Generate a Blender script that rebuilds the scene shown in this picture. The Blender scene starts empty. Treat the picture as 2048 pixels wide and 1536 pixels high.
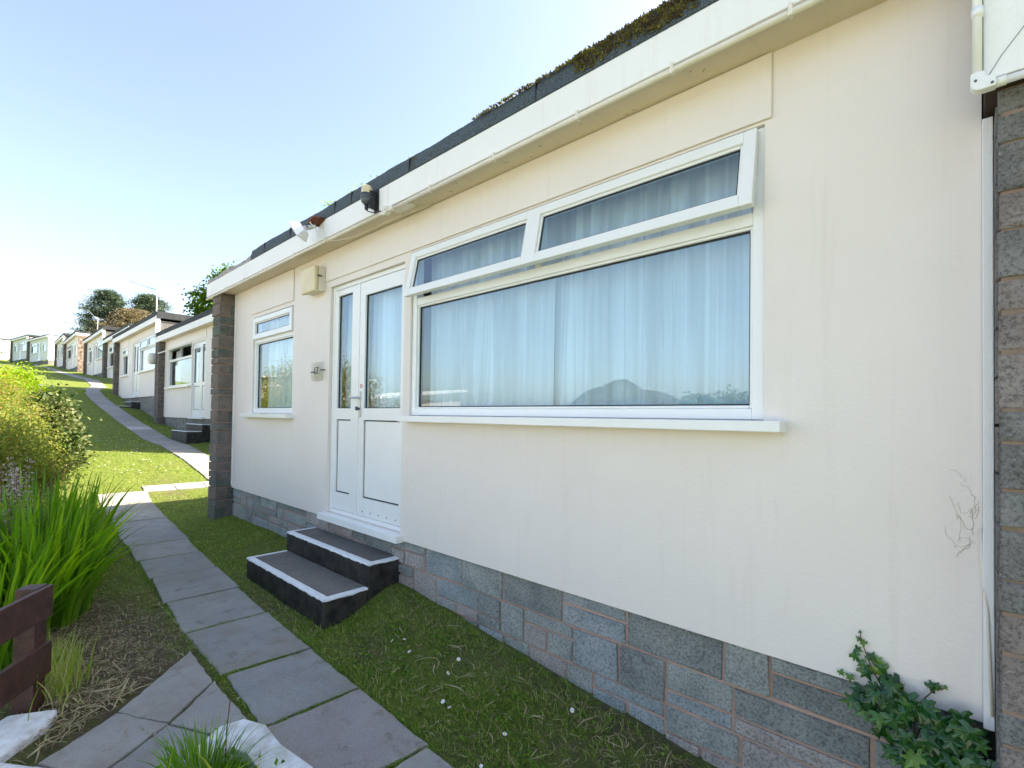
import bpy, bmesh, math, random
import numpy as np
from mathutils import Vector, Matrix
R = math.radians
random.seed(7); rng = np.random.default_rng(7)
sc = bpy.context.scene
COL = sc.collection

# ------------------------------------------------------------------ camera
cam_d = bpy.data.cameras.new('camera'); cam = bpy.data.objects.new('camera', cam_d); COL.objects.link(cam)
F, YAW, PITCH, ROLL, CY = 982.6, R(42.88), R(0.991), R(0.805), 817.0
d = Vector((-math.sin(YAW)*math.cos(PITCH), math.cos(YAW)*math.cos(PITCH), math.sin(PITCH)))
r = Vector((math.cos(YAW), math.sin(YAW), 0)); u = r.cross(d)
r2 = r*math.cos(ROLL) + u*math.sin(ROLL); u2 = -r*math.sin(ROLL) + u*math.cos(ROLL)
cam.matrix_world = Matrix(((r2.x, u2.x, -d.x, 0), (r2.y, u2.y, -d.y, 0), (r2.z, u2.z, -d.z, 0), (0, 0, 0, 1)))
cam_d.sensor_width = 36; cam_d.lens = F/2048*36; cam_d.shift_y = (CY-768)/2048
cam_d.clip_end = 6000; cam_d.clip_start = 0.05
sc.camera = cam

# ------------------------------------------------------------------ world, sun, exposure
SUN_AZ, SUN_EL = R(30), R(41)          # azimuth from +Y towards +X
w = bpy.data.worlds.new('World'); sc.world = w; w.use_nodes = True
nt = w.node_tree; nt.nodes.clear()
sky = nt.nodes.new('ShaderNodeTexSky'); sky.sky_type = 'NISHITA'; sky.sun_disc = False
sky.sun_elevation = SUN_EL; sky.sun_rotation = SUN_AZ
sky.air_density = 1.0; sky.dust_density = 2.0; sky.ozone_density = 1.0
bg = nt.nodes.new('ShaderNodeBackground'); bg.inputs[1].default_value = 0.112
wo = nt.nodes.new('ShaderNodeOutputWorld')
hs_ = nt.nodes.new('ShaderNodeHueSaturation'); hs_.inputs['Saturation'].default_value = .84
nt.links.new(sky.outputs[0], hs_.inputs['Color']); nt.links.new(hs_.outputs[0], bg.inputs[0]); nt.links.new(bg.outputs[0], wo.inputs[0])
sd = bpy.data.lights.new('sun', 'SUN'); sd.energy = 5.0; sd.angle = R(0.5); sd.color = (1, .88, .70)
sun = bpy.data.objects.new('sun', sd); COL.objects.link(sun)
sv = Vector((math.sin(SUN_AZ)*math.cos(SUN_EL), math.cos(SUN_AZ)*math.cos(SUN_EL), math.sin(SUN_EL)))
sun.rotation_euler = sv.to_track_quat('Z', 'Y').to_euler(); sun.location = sv*30
sc.view_settings.view_transform = 'Standard'; sc.view_settings.look = 'None'
sc.view_settings.exposure = 1.82; sc.view_settings.gamma = 1

# ------------------------------------------------------------------ materials
def newmat(name):
    m = bpy.data.materials.new(name); m.use_nodes = True
    n = m.node_tree; b = n.nodes['Principled BSDF']; return m, n, b
def N(n, t, **kw):
    x = n.nodes.new(t)
    for k, v in kw.items(): setattr(x, k, v)
    return x
def ramp(n, fac, stops, interp='LINEAR'):
    x = N(n, 'ShaderNodeValToRGB'); cr = x.color_ramp; cr.interpolation = interp
    while len(cr.elements) < len(stops): cr.elements.new(.5)
    for e, (p, c) in zip(cr.elements, stops):
        e.position = p; e.color = (*c, 1) if len(c) == 3 else c
    n.links.new(fac, x.inputs[0]); return x.outputs[0]
def noise(n, scale, detail=4, rough=.55, vec=None):
    x = N(n, 'ShaderNodeTexNoise'); x.inputs['Scale'].default_value = scale
    x.inputs['Detail'].default_value = detail; x.inputs['Roughness'].default_value = rough
    if vec is None:
        tc = N(n, 'ShaderNodeTexCoord'); vec = tc.outputs['Object']
    n.links.new(vec, x.inputs['Vector']); return x.outputs['Fac']
def mix(n, fac, a, b):
    x = N(n, 'ShaderNodeMix', data_type='RGBA')
    if isinstance(fac, (int, float)): x.inputs[0].default_value = fac
    else: n.links.new(fac, x.inputs[0])
    for i, v in ((6, a), (7, b)):
        if isinstance(v, tuple): x.inputs[i].default_value = (*v, 1)
        else: n.links.new(v, x.inputs[i])
    return x.outputs[2]
def bump(n, b, h, strength=.3, dist=.01):
    x = N(n, 'ShaderNodeBump'); x.inputs['Strength'].default_value = strength; x.inputs['Distance'].default_value = dist
    n.links.new(h, x.inputs['Height']); n.links.new(x.outputs[0], b.inputs['Normal'])
def simple(name, col, rough=.5, col2=None, nscale=8, bs=0, bscale=60, bd=.004, spec=.5, metal=0):
    m, n, b = newmat(name)
    b.inputs['Roughness'].default_value = rough; b.inputs['Metallic'].default_value = metal
    b.inputs['Specular IOR Level'].default_value = spec
    if col2:
        f = noise(n, nscale, 6, .6)
        n.links.new(ramp(n, f, [(.35, col), (.68, col2)]), b.inputs['Base Color'])
    else: b.inputs['Base Color'].default_value = (*col, 1)
    if bs: bump(n, b, noise(n, bscale, 5, .6), bs, bd)
    return m
M = {}
# painted smooth render
def render_mat(name, c1, c2, dirt):
    m, n, b = newmat(name)
    base = ramp(n, noise(n, 1.3, 5, .6), [(.3, c1), (.7, c2)])
    sp = ramp(n, noise(n, 38, 3, .7), [(.735, (0, 0, 0)), (.78, (1, 1, 1))])
    tc = N(n, 'ShaderNodeTexCoord')
    mp = N(n, 'ShaderNodeMapping'); mp.inputs['Scale'].default_value = (6, 1, .35); n.links.new(tc.outputs['Object'], mp.inputs[0])
    st = ramp(n, noise(n, 2.2, 6, .7, mp.outputs[0]), [(.55, (0, 0, 0)), (.85, (.35, .35, .35))])
    c = mix(n, st, base, dirt)
    mm = N(n, 'ShaderNodeMath', operation='MULTIPLY'); n.links.new(sp, mm.inputs[0]); mm.inputs[1].default_value = .5
    c = mix(n, mm.outputs[0], c, (.25, .2, .15))
    wv = N(n, 'ShaderNodeTexNoise'); wv.inputs['Scale'].default_value = 9; wv.inputs['Detail'].default_value = 8; wv.inputs['Distortion'].default_value = 3; n.links.new(tc.outputs['Object'], wv.inputs['Vector'])
    ln = ramp(n, wv.outputs['Fac'], [(.485, (0, 0, 0)), (.498, (.6, .6, .6)), (.511, (0, 0, 0))])
    gt = ramp(n, noise(n, 1.7, 3, .5), [(.60, (0, 0, 0)), (.68, (1, 1, 1))])
    m3 = N(n, 'ShaderNodeMath', operation='MULTIPLY'); n.links.new(ln, m3.inputs[0]); n.links.new(gt, m3.inputs[1])
    m4 = N(n, 'ShaderNodeMath', operation='MULTIPLY'); n.links.new(m3.outputs[0], m4.inputs[0]); m4.inputs[1].default_value = .35
    c = mix(n, m4.outputs[0], c, (.40, .33, .24))
    n.links.new(c, b.inputs['Base Color'])
    b.inputs['Roughness'].default_value = .55; b.inputs['Specular IOR Level'].default_value = .35
    hs = noise(n, 70, 4, .6); hb = noise(n, 3, 3, .5)
    ad = N(n, 'ShaderNodeMath', operation='ADD'); n.links.new(hs, ad.inputs[0]); n.links.new(hb, ad.inputs[1])
    bump(n, b, ad.outputs[0], .32, .006)
    return m
M['cream'] = render_mat('cream_render', (.785, .715, .655), (.82, .755, .70), (.60, .53, .46))
M['soffit'] = render_mat('soffit_paint', (.70, .60, .45), (.76, .66, .51), (.45, .36, .25))
M['fascia'] = render_mat('fascia_paint', (.84, .83, .81), (.88, .87, .86), (.6, .52, .42))
M['upvc'] = simple('white_upvc', (.86, .86, .85), .28, (.83, .83, .81), 3, spec=.5)
M['gasket'] = simple('black_gasket', (.012, .012, .014), .6)
M['conduit'] = simple('cream_conduit', (.80, .75, .66), .4, (.72, .66, .55), 5)
M['yellowed'] = simple('yellowed_plastic', (.74, .63, .38), .4, (.66, .55, .33), 6)
M['dkgrey'] = simple('grey_plastic', (.10, .12, .14), .45, (.05, .06, .07), 20)
M['black'] = simple('black_plastic', (.015, .015, .016), .5)
M['metal'] = simple('brushed_metal', (.6, .6, .6), .35, metal=1)
M['rust'] = simple('rusty_steel', (.20, .06, .03), .85, (.09, .03, .02), 30, .4)
M['blackpaint'] = simple('black_masonry_paint', (.010, .011, .014), .5, (.06, .052, .045), 11, .8, 55, .008, spec=.35)
M['whitepaint'] = simple('white_masonry_paint', (.80, .82, .84), .6, (.52, .50, .46), 13, .7, 50, .010)
M['brownwood'] = simple('brown_stained_wood', (.085, .034, .025), .55, (.035, .015, .011), 14, .7, 34, .008)
M['edgewhite'] = simple('white_step_edge', (.84, .85, .87), .55, (.70, .71, .72), 30, .4, 60, .004)
M['mortar_brown'] = simple('brown_mortar', (.30, .21, .16), .95, (.20, .15, .11), 20, .6, 90, .004)
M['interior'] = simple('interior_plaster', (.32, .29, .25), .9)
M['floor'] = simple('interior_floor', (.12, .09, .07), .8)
M['bark'] = simple('bark', (.10, .07, .05), .9, (.05, .035, .025), 12, .6, 20, .02)
M['soil'] = simple('soil', (.09, .06, .04), .95, (.05, .033, .022), 25, .5, 60, .01)
M['panelgrey'] = simple('roughcast', (.20, .195, .18), .95, (.12, .118, .11), 14, .8, 90, .012)
M['mortar'] = simple('pink_mortar', (.46, .31, .25), .95, (.36, .25, .20), 20, .6, 90, .004)
M['white_frp'] = simple('white_petal', (.85, .85, .88), .6)
M['yolk'] = simple('yellow_disc', (.8, .55, .03), .7)
M['red'] = simple('red_print', (.6, .04, .03), .5)
# felt
m, n, b = newmat('mineral_felt')
f1 = noise(n, 160, 3, .8); c = ramp(n, f1, [(.35, (.02, .026, .032)), (.55, (.08, .105, .125)), (.72, (.22, .27, .31))])
gm = ramp(n, noise(n, 4.5, 6, .7), [(.58, (0, 0, 0)), (.66, (1, 1, 1))])
c = mix(n, gm, c, (.06, .06, .02)); n.links.new(c, b.inputs['Base Color']); b.inputs['Roughness'].default_value = .9
bump(n, b, f1, .7, .006); M['felt'] = m
M['feltfar'] = simple('dark_felt', (.03, .034, .04), .9, (.055, .06, .065), 6)
m, n, b = newmat('bare_edge')
c = ramp(n, noise(n, 30, 5, .75), [(.42, (.04, .04, .045)), (.50, (.42, .38, .34)), (.8, (.55, .50, .45))])
n.links.new(c, b.inputs['Base Color']); b.inputs['Roughness'].default_value = .9; M['bare'] = m
# moss
m, n, b = newmat('roof_moss')
c = ramp(n, noise(n, 22, 6, .75), [(.35, (.05, .026, .03)), (.52, (.16, .13, .03)), (.66, (.34, .34, .04))])
n.links.new(c, b.inputs['Base Color']); b.inputs['Roughness'].default_value = 1; bump(n, b, noise(n, 90, 5, .7), 1, .02); M['moss'] = m
# stone (real blocks): three tints
def stone(name, a, bb, cc, lich=.60):
    m, n, b = newmat(name)
    big = noise(n, 5, 5, .6); fine = noise(n, 85, 5, .75); lic = noise(n, 48, 6, .75)
    c = ramp(n, big, [(.3, a), (.5, bb), (.72, cc)])
    dk = ramp(n, fine, [(.38, (.42, .42, .42)), (.54, (1.1, 1.1, 1.1))])
    x = N(n, 'ShaderNodeMix', data_type='RGBA', blend_type='MULTIPLY'); x.inputs[0].default_value = .85
    n.links.new(c, x.inputs[6]); n.links.new(dk, x.inputs[7])
    lm = ramp(n, lic, [(lich, (0, 0, 0)), (lich+.06, (1, 1, 1))])
    c = mix(n, lm, x.outputs[2], (.50, .53, .54))
    n.links.new(c, b.inputs['Base Color']); b.inputs['Roughness'].default_value = .95
    a2 = N(n, 'ShaderNodeMath', operation='ADD'); n.links.new(fine, a2.inputs[0]); n.links.new(big, a2.inputs[1])
    bump(n, b, a2.outputs[0], 1, .022); return m
ST = [stone('stone_green_grey', (0.319, 0.354, 0.336), (0.448, 0.478, 0.454), (0.543, 0.555, 0.519)),
      stone('stone_blue_grey', (0.287, 0.333, 0.351), (0.425, 0.471, 0.489), (0.552, 0.569, 0.575), .575),
      stone('stone_mauve', (0.396, 0.342, 0.318), (0.528, 0.468, 0.444), (0.588, 0.540, 0.510)),
      stone('stone_dark', (0.241, 0.265, 0.259), (0.333, 0.356, 0.345), (0.414, 0.425, 0.402), .60)]
SP = [stone('pillar_grey', (0.125, 0.119, 0.106), (0.200, 0.188, 0.169), (0.275, 0.250, 0.225), .68),
      stone('pillar_brown', (0.156, 0.130, 0.111), (0.247, 0.202, 0.169), (0.299, 0.247, 0.215), .67),
      stone('pillar_green', (0.106, 0.119, 0.094), (0.163, 0.175, 0.144), (0.225, 0.231, 0.200), .7)]
SR = [stone('right_dark', (0.196, 0.190, 0.184), (0.310, 0.299, 0.287), (0.402, 0.391, 0.374), .60),
      stone('right_mauve', (0.288, 0.240, 0.222), (0.420, 0.354, 0.330), (0.480, 0.426, 0.396), .60)]
# brick-like stone texture for far walls
def farstone(name, c1, c2, mort, sx=1, sc_=1.0):
    m, n, b = newmat(name)
    tc = N(n, 'ShaderNodeTexCoord'); sep = N(n, 'ShaderNodeSeparateXYZ'); n.links.new(tc.outputs['Object'], sep.inputs[0])
    ad = N(n, 'ShaderNodeMath', operation='ADD'); n.links.new(sep.outputs[0], ad.inputs[0]); n.links.new(sep.outputs[1], ad.inputs[1])
    cb = N(n, 'ShaderNodeCombineXYZ'); n.links.new(ad.outputs[0], cb.inputs[0]); n.links.new(sep.outputs[2], cb.inputs[1])
    br = N(n, 'ShaderNodeTexBrick'); n.links.new(cb.outputs[0], br.inputs[0])
    br.inputs['Color1'].default_value = (*c1, 1); br.inputs['Color2'].default_value = (*c2, 1); br.inputs['Mortar'].default_value = (*mort, 1)
    br.inputs['Scale'].default_value = sc_; br.inputs['Brick Width'].default_value = .34; br.inputs['Row Height'].default_value = .15
    br.inputs['Mortar Size'].default_value = .012; br.inputs['Bias'].default_value = 0
    v = ramp(n, noise(n, 9, 6, .7), [(.3, (.5, .5, .5)), (.7, (1.2, 1.2, 1.2))])
    x = N(n, 'ShaderNodeMix', data_type='RGBA', blend_type='MULTIPLY'); x.inputs[0].default_value = 1
    n.links.new(br.outputs[0], x.inputs[6]); n.links.new(v, x.inputs[7]); n.links.new(x.outputs[2], b.inputs['Base Color'])
    b.inputs['Roughness'].default_value = .95; bump(n, b, br.outputs['Fac'], -.5, .01); return m
M['farstone'] = farstone('coursed_stone', (.17, .145, .12), (.11, .105, .095), (.22, .15, .12))
M['farplinth'] = farstone('plinth_stone', (.24, .235, .22), (.17, .175, .165), (.27, .22, .19))
m, n, b = newmat('rubble_stone')
vo = N(n, 'ShaderNodeTexVoronoi'); vo.inputs['Scale'].default_value = 5; tc = N(n, 'ShaderNodeTexCoord'); n.links.new(tc.outputs['Object'], vo.inputs[0])
c = ramp(n, vo.outputs['Distance'], [(.1, (.42, .33, .27)), (.5, (.25, .18, .14)), (.8, (.10, .07, .055))])
n.links.new(c, b.inputs['Base Color']); bump(n, b, vo.outputs['Distance'], -1, .08); b.inputs['Roughness'].default_value = 1; M['rubble'] = m
# weatherboard
def boards(name, c):
    m, n, b = newmat(name)
    tc = N(n, 'ShaderNodeTexCoord'); sep = N(n, 'ShaderNodeSeparateXYZ'); n.links.new(tc.outputs['Object'], sep.inputs[0])
    mu = N(n, 'ShaderNodeMath', operation='MULTIPLY'); mu.inputs[1].default_value = 1/.2; n.links.new(sep.outputs[2], mu.inputs[0])
    fr = N(n, 'ShaderNodeMath', operation='FRACT'); n.links.new(mu.outputs[0], fr.inputs[0])
    cc = ramp(n, fr.outputs[0], [(0, (.22, .22, .20)), (.10, c), (1, c)]); n.links.new(cc, b.inputs['Base Color'])
    bump(n, b, fr.outputs[0], -.6, .03); b.inputs['Roughness'].default_value = .5; return m
M['boards'] = boards('white_weatherboard', (.80, .80, .74)); M['boardsgrey'] = boards('pale_green_weatherboard', (.70, .72, .64))
# slabs
def slabmat(name, a, bb, sp):
    m, n, b = newmat(name)
    c = ramp(n, noise(n, 2.3, 7, .65), [(.3, a), (.7, bb)])
    g = ramp(n, noise(n, 170, 2, .8), [(.52, (0, 0, 0)), (.62, (1, 1, 1))])
    mm = N(n, 'ShaderNodeMath', operation='MULTIPLY'); n.links.new(g, mm.inputs[0]); mm.inputs[1].default_value = sp
    c = mix(n, mm.outputs[0], c, (.42, .42, .43))
    st = ramp(n, noise(n, 9, 6, .75), [(.55, (0, 0, 0)), (.72, (.75, .75, .75))])
    c = mix(n, st, c, (.12, .105, .075))
    br_ = ramp(n, noise(n, 3.7, 7, .7), [(.48, (0, 0, 0)), (.66, (.5, .5, .5))]); c = mix(n, br_, c, (.24, .19, .145))
    n.links.new(c, b.inputs['Base Color']); b.inputs['Roughness'].default_value = .85
    a2 = N(n, 'ShaderNodeMath', operation='ADD'); n.links.new(noise(n, 130, 4, .7), a2.inputs[0]); n.links.new(noise(n, 8, 5, .6), a2.inputs[1])
    bump(n, b, a2.outputs[0], .5, .006); return m
SL = [slabmat('slab_grey', (.215, .212, .20), (.31, .305, .285), .35), slabmat('slab_blue_grey', (.205, .21, .205), (.30, .30, .285), .6),
      slabmat('slab_pinkish', (.25, .22, .21), (.33, .30, .28), .6), slabmat('slab_warm', (.25, .24, .22), (.36, .345, .315), .4),
      slabmat('slab_pale', (.42, .41, .40), (.5, .49, .48), .2)]
M['steptop'] = slabmat('step_tread', (.085, .08, .072), (.16, .15, .135), .4)
# ground (grass + bare soil patches)
m, n, b = newmat('ground_grass')
tc = N(n, 'ShaderNodeTexCoord'); P = tc.outputs['Object']
g1 = ramp(n, noise(n, 14, 8, .8), [(.30, (.055, .08, .018)), (.5, (.16, .21, .035)), (.7, (.29, .31, .09))])
g2 = ramp(n, noise(n, 160, 4, .8), [(.3, (.55, .55, .55)), (.7, (1.35, 1.35, 1.35))])
x = N(n, 'ShaderNodeMix', data_type='RGBA', blend_type='MULTIPLY'); x.inputs[0].default_value = 1
n.links.new(g1, x.inputs[6]); n.links.new(g2, x.inputs[7])
yel = ramp(n, noise(n, 1.1, 6, .7), [(.50, (0, 0, 0)), (.68, (.55, .55, .55))])
c = mix(n, yel, x.outputs[2], (.16, .15, .055))
at = N(n, 'ShaderNodeAttribute', attribute_name='bare')
soil = ramp(n, noise(n, 40, 7, .8), [(.3, (.07, .05, .035)), (.6, (.19, .145, .10)), (.8, (.34, .28, .19))])
bm_ = N(n, 'ShaderNodeMath', operation='MULTIPLY'); n.links.new(at.outputs['Fac'], bm_.inputs[0])
nn = ramp(n, noise(n, 9, 6, .8), [(.35, (.25, .25, .25)), (.6, (1.4, 1.4, 1.4))]); n.links.new(nn, bm_.inputs[1]); bm_.use_clamp = True
c = mix(n, bm_.outputs[0], c, soil)
n.links.new(c, b.inputs['Base Color']); b.inputs['Roughness'].default_value = .95; b.inputs['Specular IOR Level'].default_value = .15
bump(n, b, noise(n, 120, 6, .8), 1, .02); M['ground'] = m
M['hill'] = simple('hill_cover', (.05, .065, .04), 1, (.10, .10, .07), .01)
# leaves: colour from per-leaf attribute
def leafmat(name, cols, trans=.45, rough=.5, spec=.3):
    m, n, b = newmat(name); out = n.nodes['Material Output']
    at = N(n, 'ShaderNodeAttribute', attribute_name='tint')
    k = len(cols); c = ramp(n, at.outputs['Fac'], [(i/(k-1), cc) for i, cc in enumerate(cols)])
    n.links.new(c, b.inputs['Base Color']); b.inputs['Roughness'].default_value = rough; b.inputs['Specular IOR Level'].default_value = spec
    t = N(n, 'ShaderNodeBsdfTranslucent')
    hs = N(n, 'ShaderNodeHueSaturation'); hs.inputs['Value'].default_value = 1.5; hs.inputs['Saturation'].default_value = 1.1; n.links.new(c, hs.inputs['Color'])
    n.links.new(hs.outputs[0], t.inputs[0])
    ms = N(n, 'ShaderNodeMixShader'); ms.inputs[0].default_value = trans
    n.links.new(b.outputs[0], ms.inputs[1]); n.links.new(t.outputs[0], ms.inputs[2]); n.links.new(ms.outputs[0], out.inputs[0]); return m
M['grass'] = leafmat('grass_blades', [(.06, .13, .016), (.15, .28, .03), (.32, .40, .065), (.52, .46, .24)])
M['dry'] = leafmat('dry_clippings', [(.18, .13, .075), (.38, .30, .17), (.54, .45, .28), (.22, .28, .09)], .25)
M['croc'] = leafmat('sword_leaves', [(.06, .14, .016), (.13, .27, .02), (.22, .38, .026), (.34, .45, .045)], .5, .38, .4)
M['ivy'] = leafmat('ivy_leaves', [(.010, .05, .014), (.022, .09, .018), (.05, .15, .022), (.15, .26, .03)], .25, .22, .6)
M['fuchsia'] = leafmat('small_shrub_leaves', [(.09, .13, .025), (.19, .25, .04), (.30, .29, .07), (.38, .17, .09)], .5)
M['lime'] = leafmat('lime_leaves', [(.12, .20, .01), (.22, .34, .012), (.32, .42, .02)], .5)
M['darkbush'] = leafmat('dark_leaves', [(.02, .045, .01), (.05, .09, .02), (.17, .20, .07), (.22, .2, .1)], .3)
M['broad'] = leafmat('broad_leaves', [(.035, .07, .008), (.08, .15, .015), (.18, .27, .02)], .5)
M['pine'] = leafmat('conifer_needles', [(.06, .095, .06), (.10, .14, .085), (.17, .19, .11)], .15)
M['pinebrown'] = leafmat('browned_conifer', [(.08, .10, .055), (.20, .165, .095), (.32, .24, .14)], .15)
M['yleaf'] = leafmat('yellow_green_leaves', [(.20, .30, .02), (.34, .42, .03), (.50, .42, .04)], .45, .4)
M['stem'] = simple('stem', (.13, .07, .03), .8)
M['plume'] = leafmat('grey_seed_heads', [(.25, .22, .18), (.4, .36, .32), (.45, .36, .34)], .3)
# glass
m, n, b = newmat('window_glass'); out = n.nodes['Material Output']; n.nodes.remove(b)
lw = N(n, 'ShaderNodeLayerWeight'); lw.inputs[0].default_value = .5
pw = N(n, 'ShaderNodeMath', operation='POWER'); pw.inputs[1].default_value = 4.2; n.links.new(lw.outputs['Facing'], pw.inputs[0])
ma = N(n, 'ShaderNodeMath', operation='MULTIPLY_ADD', use_clamp=True); ma.inputs[1].default_value = .9; ma.inputs[2].default_value = .085; n.links.new(pw.outputs[0], ma.inputs[0])
tr = N(n, 'ShaderNodeBsdfTransparent'); tr.inputs[0].default_value = (.88, .95, .98, 1)
gl = N(n, 'ShaderNodeBsdfGlossy'); gl.inputs['Roughness'].default_value = 0; gl.inputs[0].default_value = (.92, .97, 1, 1)
ms = N(n, 'ShaderNodeMixShader'); n.links.new(ma.outputs[0], ms.inputs[0]); n.links.new(tr.outputs[0], ms.inputs[1]); n.links.new(gl.outputs[0], ms.inputs[2])
n.links.new(ms.outputs[0], out.inputs[0]); M['glass'] = m
m, n, b = newmat('acrylic'); out = n.nodes['Material Output']; n.nodes.remove(b)
tr = N(n, 'ShaderNodeBsdfTransparent'); tr.inputs[0].default_value = (.9, .91, .9, 1)
gl = N(n, 'ShaderNodeBsdfGlossy'); gl.inputs['Roughness'].default_value = .1
ms = N(n, 'ShaderNodeMixShader'); ms.inputs[0].default_value = .08; n.links.new(tr.outputs[0], ms.inputs[1]); n.links.new(gl.outputs[0], ms.inputs[2])
n.links.new(ms.outputs[0], out.inputs[0]); M['acrylic'] = m
# net curtain
m, n, b = newmat('net_curtain'); out = n.nodes['Material Output']; n.nodes.remove(b)
df = N(n, 'ShaderNodeBsdfDiffuse'); df.inputs[0].default_value = (.89, .91, .93, 1)
tl = N(n, 'ShaderNodeBsdfTranslucent'); tl.inputs[0].default_value = (.8, .85, .9, 1)
tr = N(n, 'ShaderNodeBsdfTransparent')
m1 = N(n, 'ShaderNodeMixShader'); m1.inputs[0].default_value = .12; n.links.new(df.outputs[0], m1.inputs[1]); n.links.new(tl.outputs[0], m1.inputs[2])
m2 = N(n, 'ShaderNodeMixShader')
tc = N(n, 'ShaderNodeTexCoord'); mp = N(n, 'ShaderNodeMapping'); mp.inputs['Scale'].default_value = (1, .02, .016); n.links.new(tc.outputs['Object'], mp.inputs[0])
fo = noise(n, 15, 2, .5, mp.outputs[0]); fa_ = ramp(n, fo, [(.33, (.02, .02, .02)), (.42, (.15, .15, .15)), (.53, (.22, .22, .22)), (.60, (.08, .08, .08)), (.66, (.01, .01, .01))]); n.links.new(fa_, m2.inputs[0])
n.links.new(m1.outputs[0], m2.inputs[1]); n.links.new(tr.outputs[0], m2.inputs[2])
n.links.new(m2.outputs[0], out.inputs[0]); M['curtain'] = m
M['blind'] = simple('white_blind', (.85, .86, .88), .8)

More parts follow.
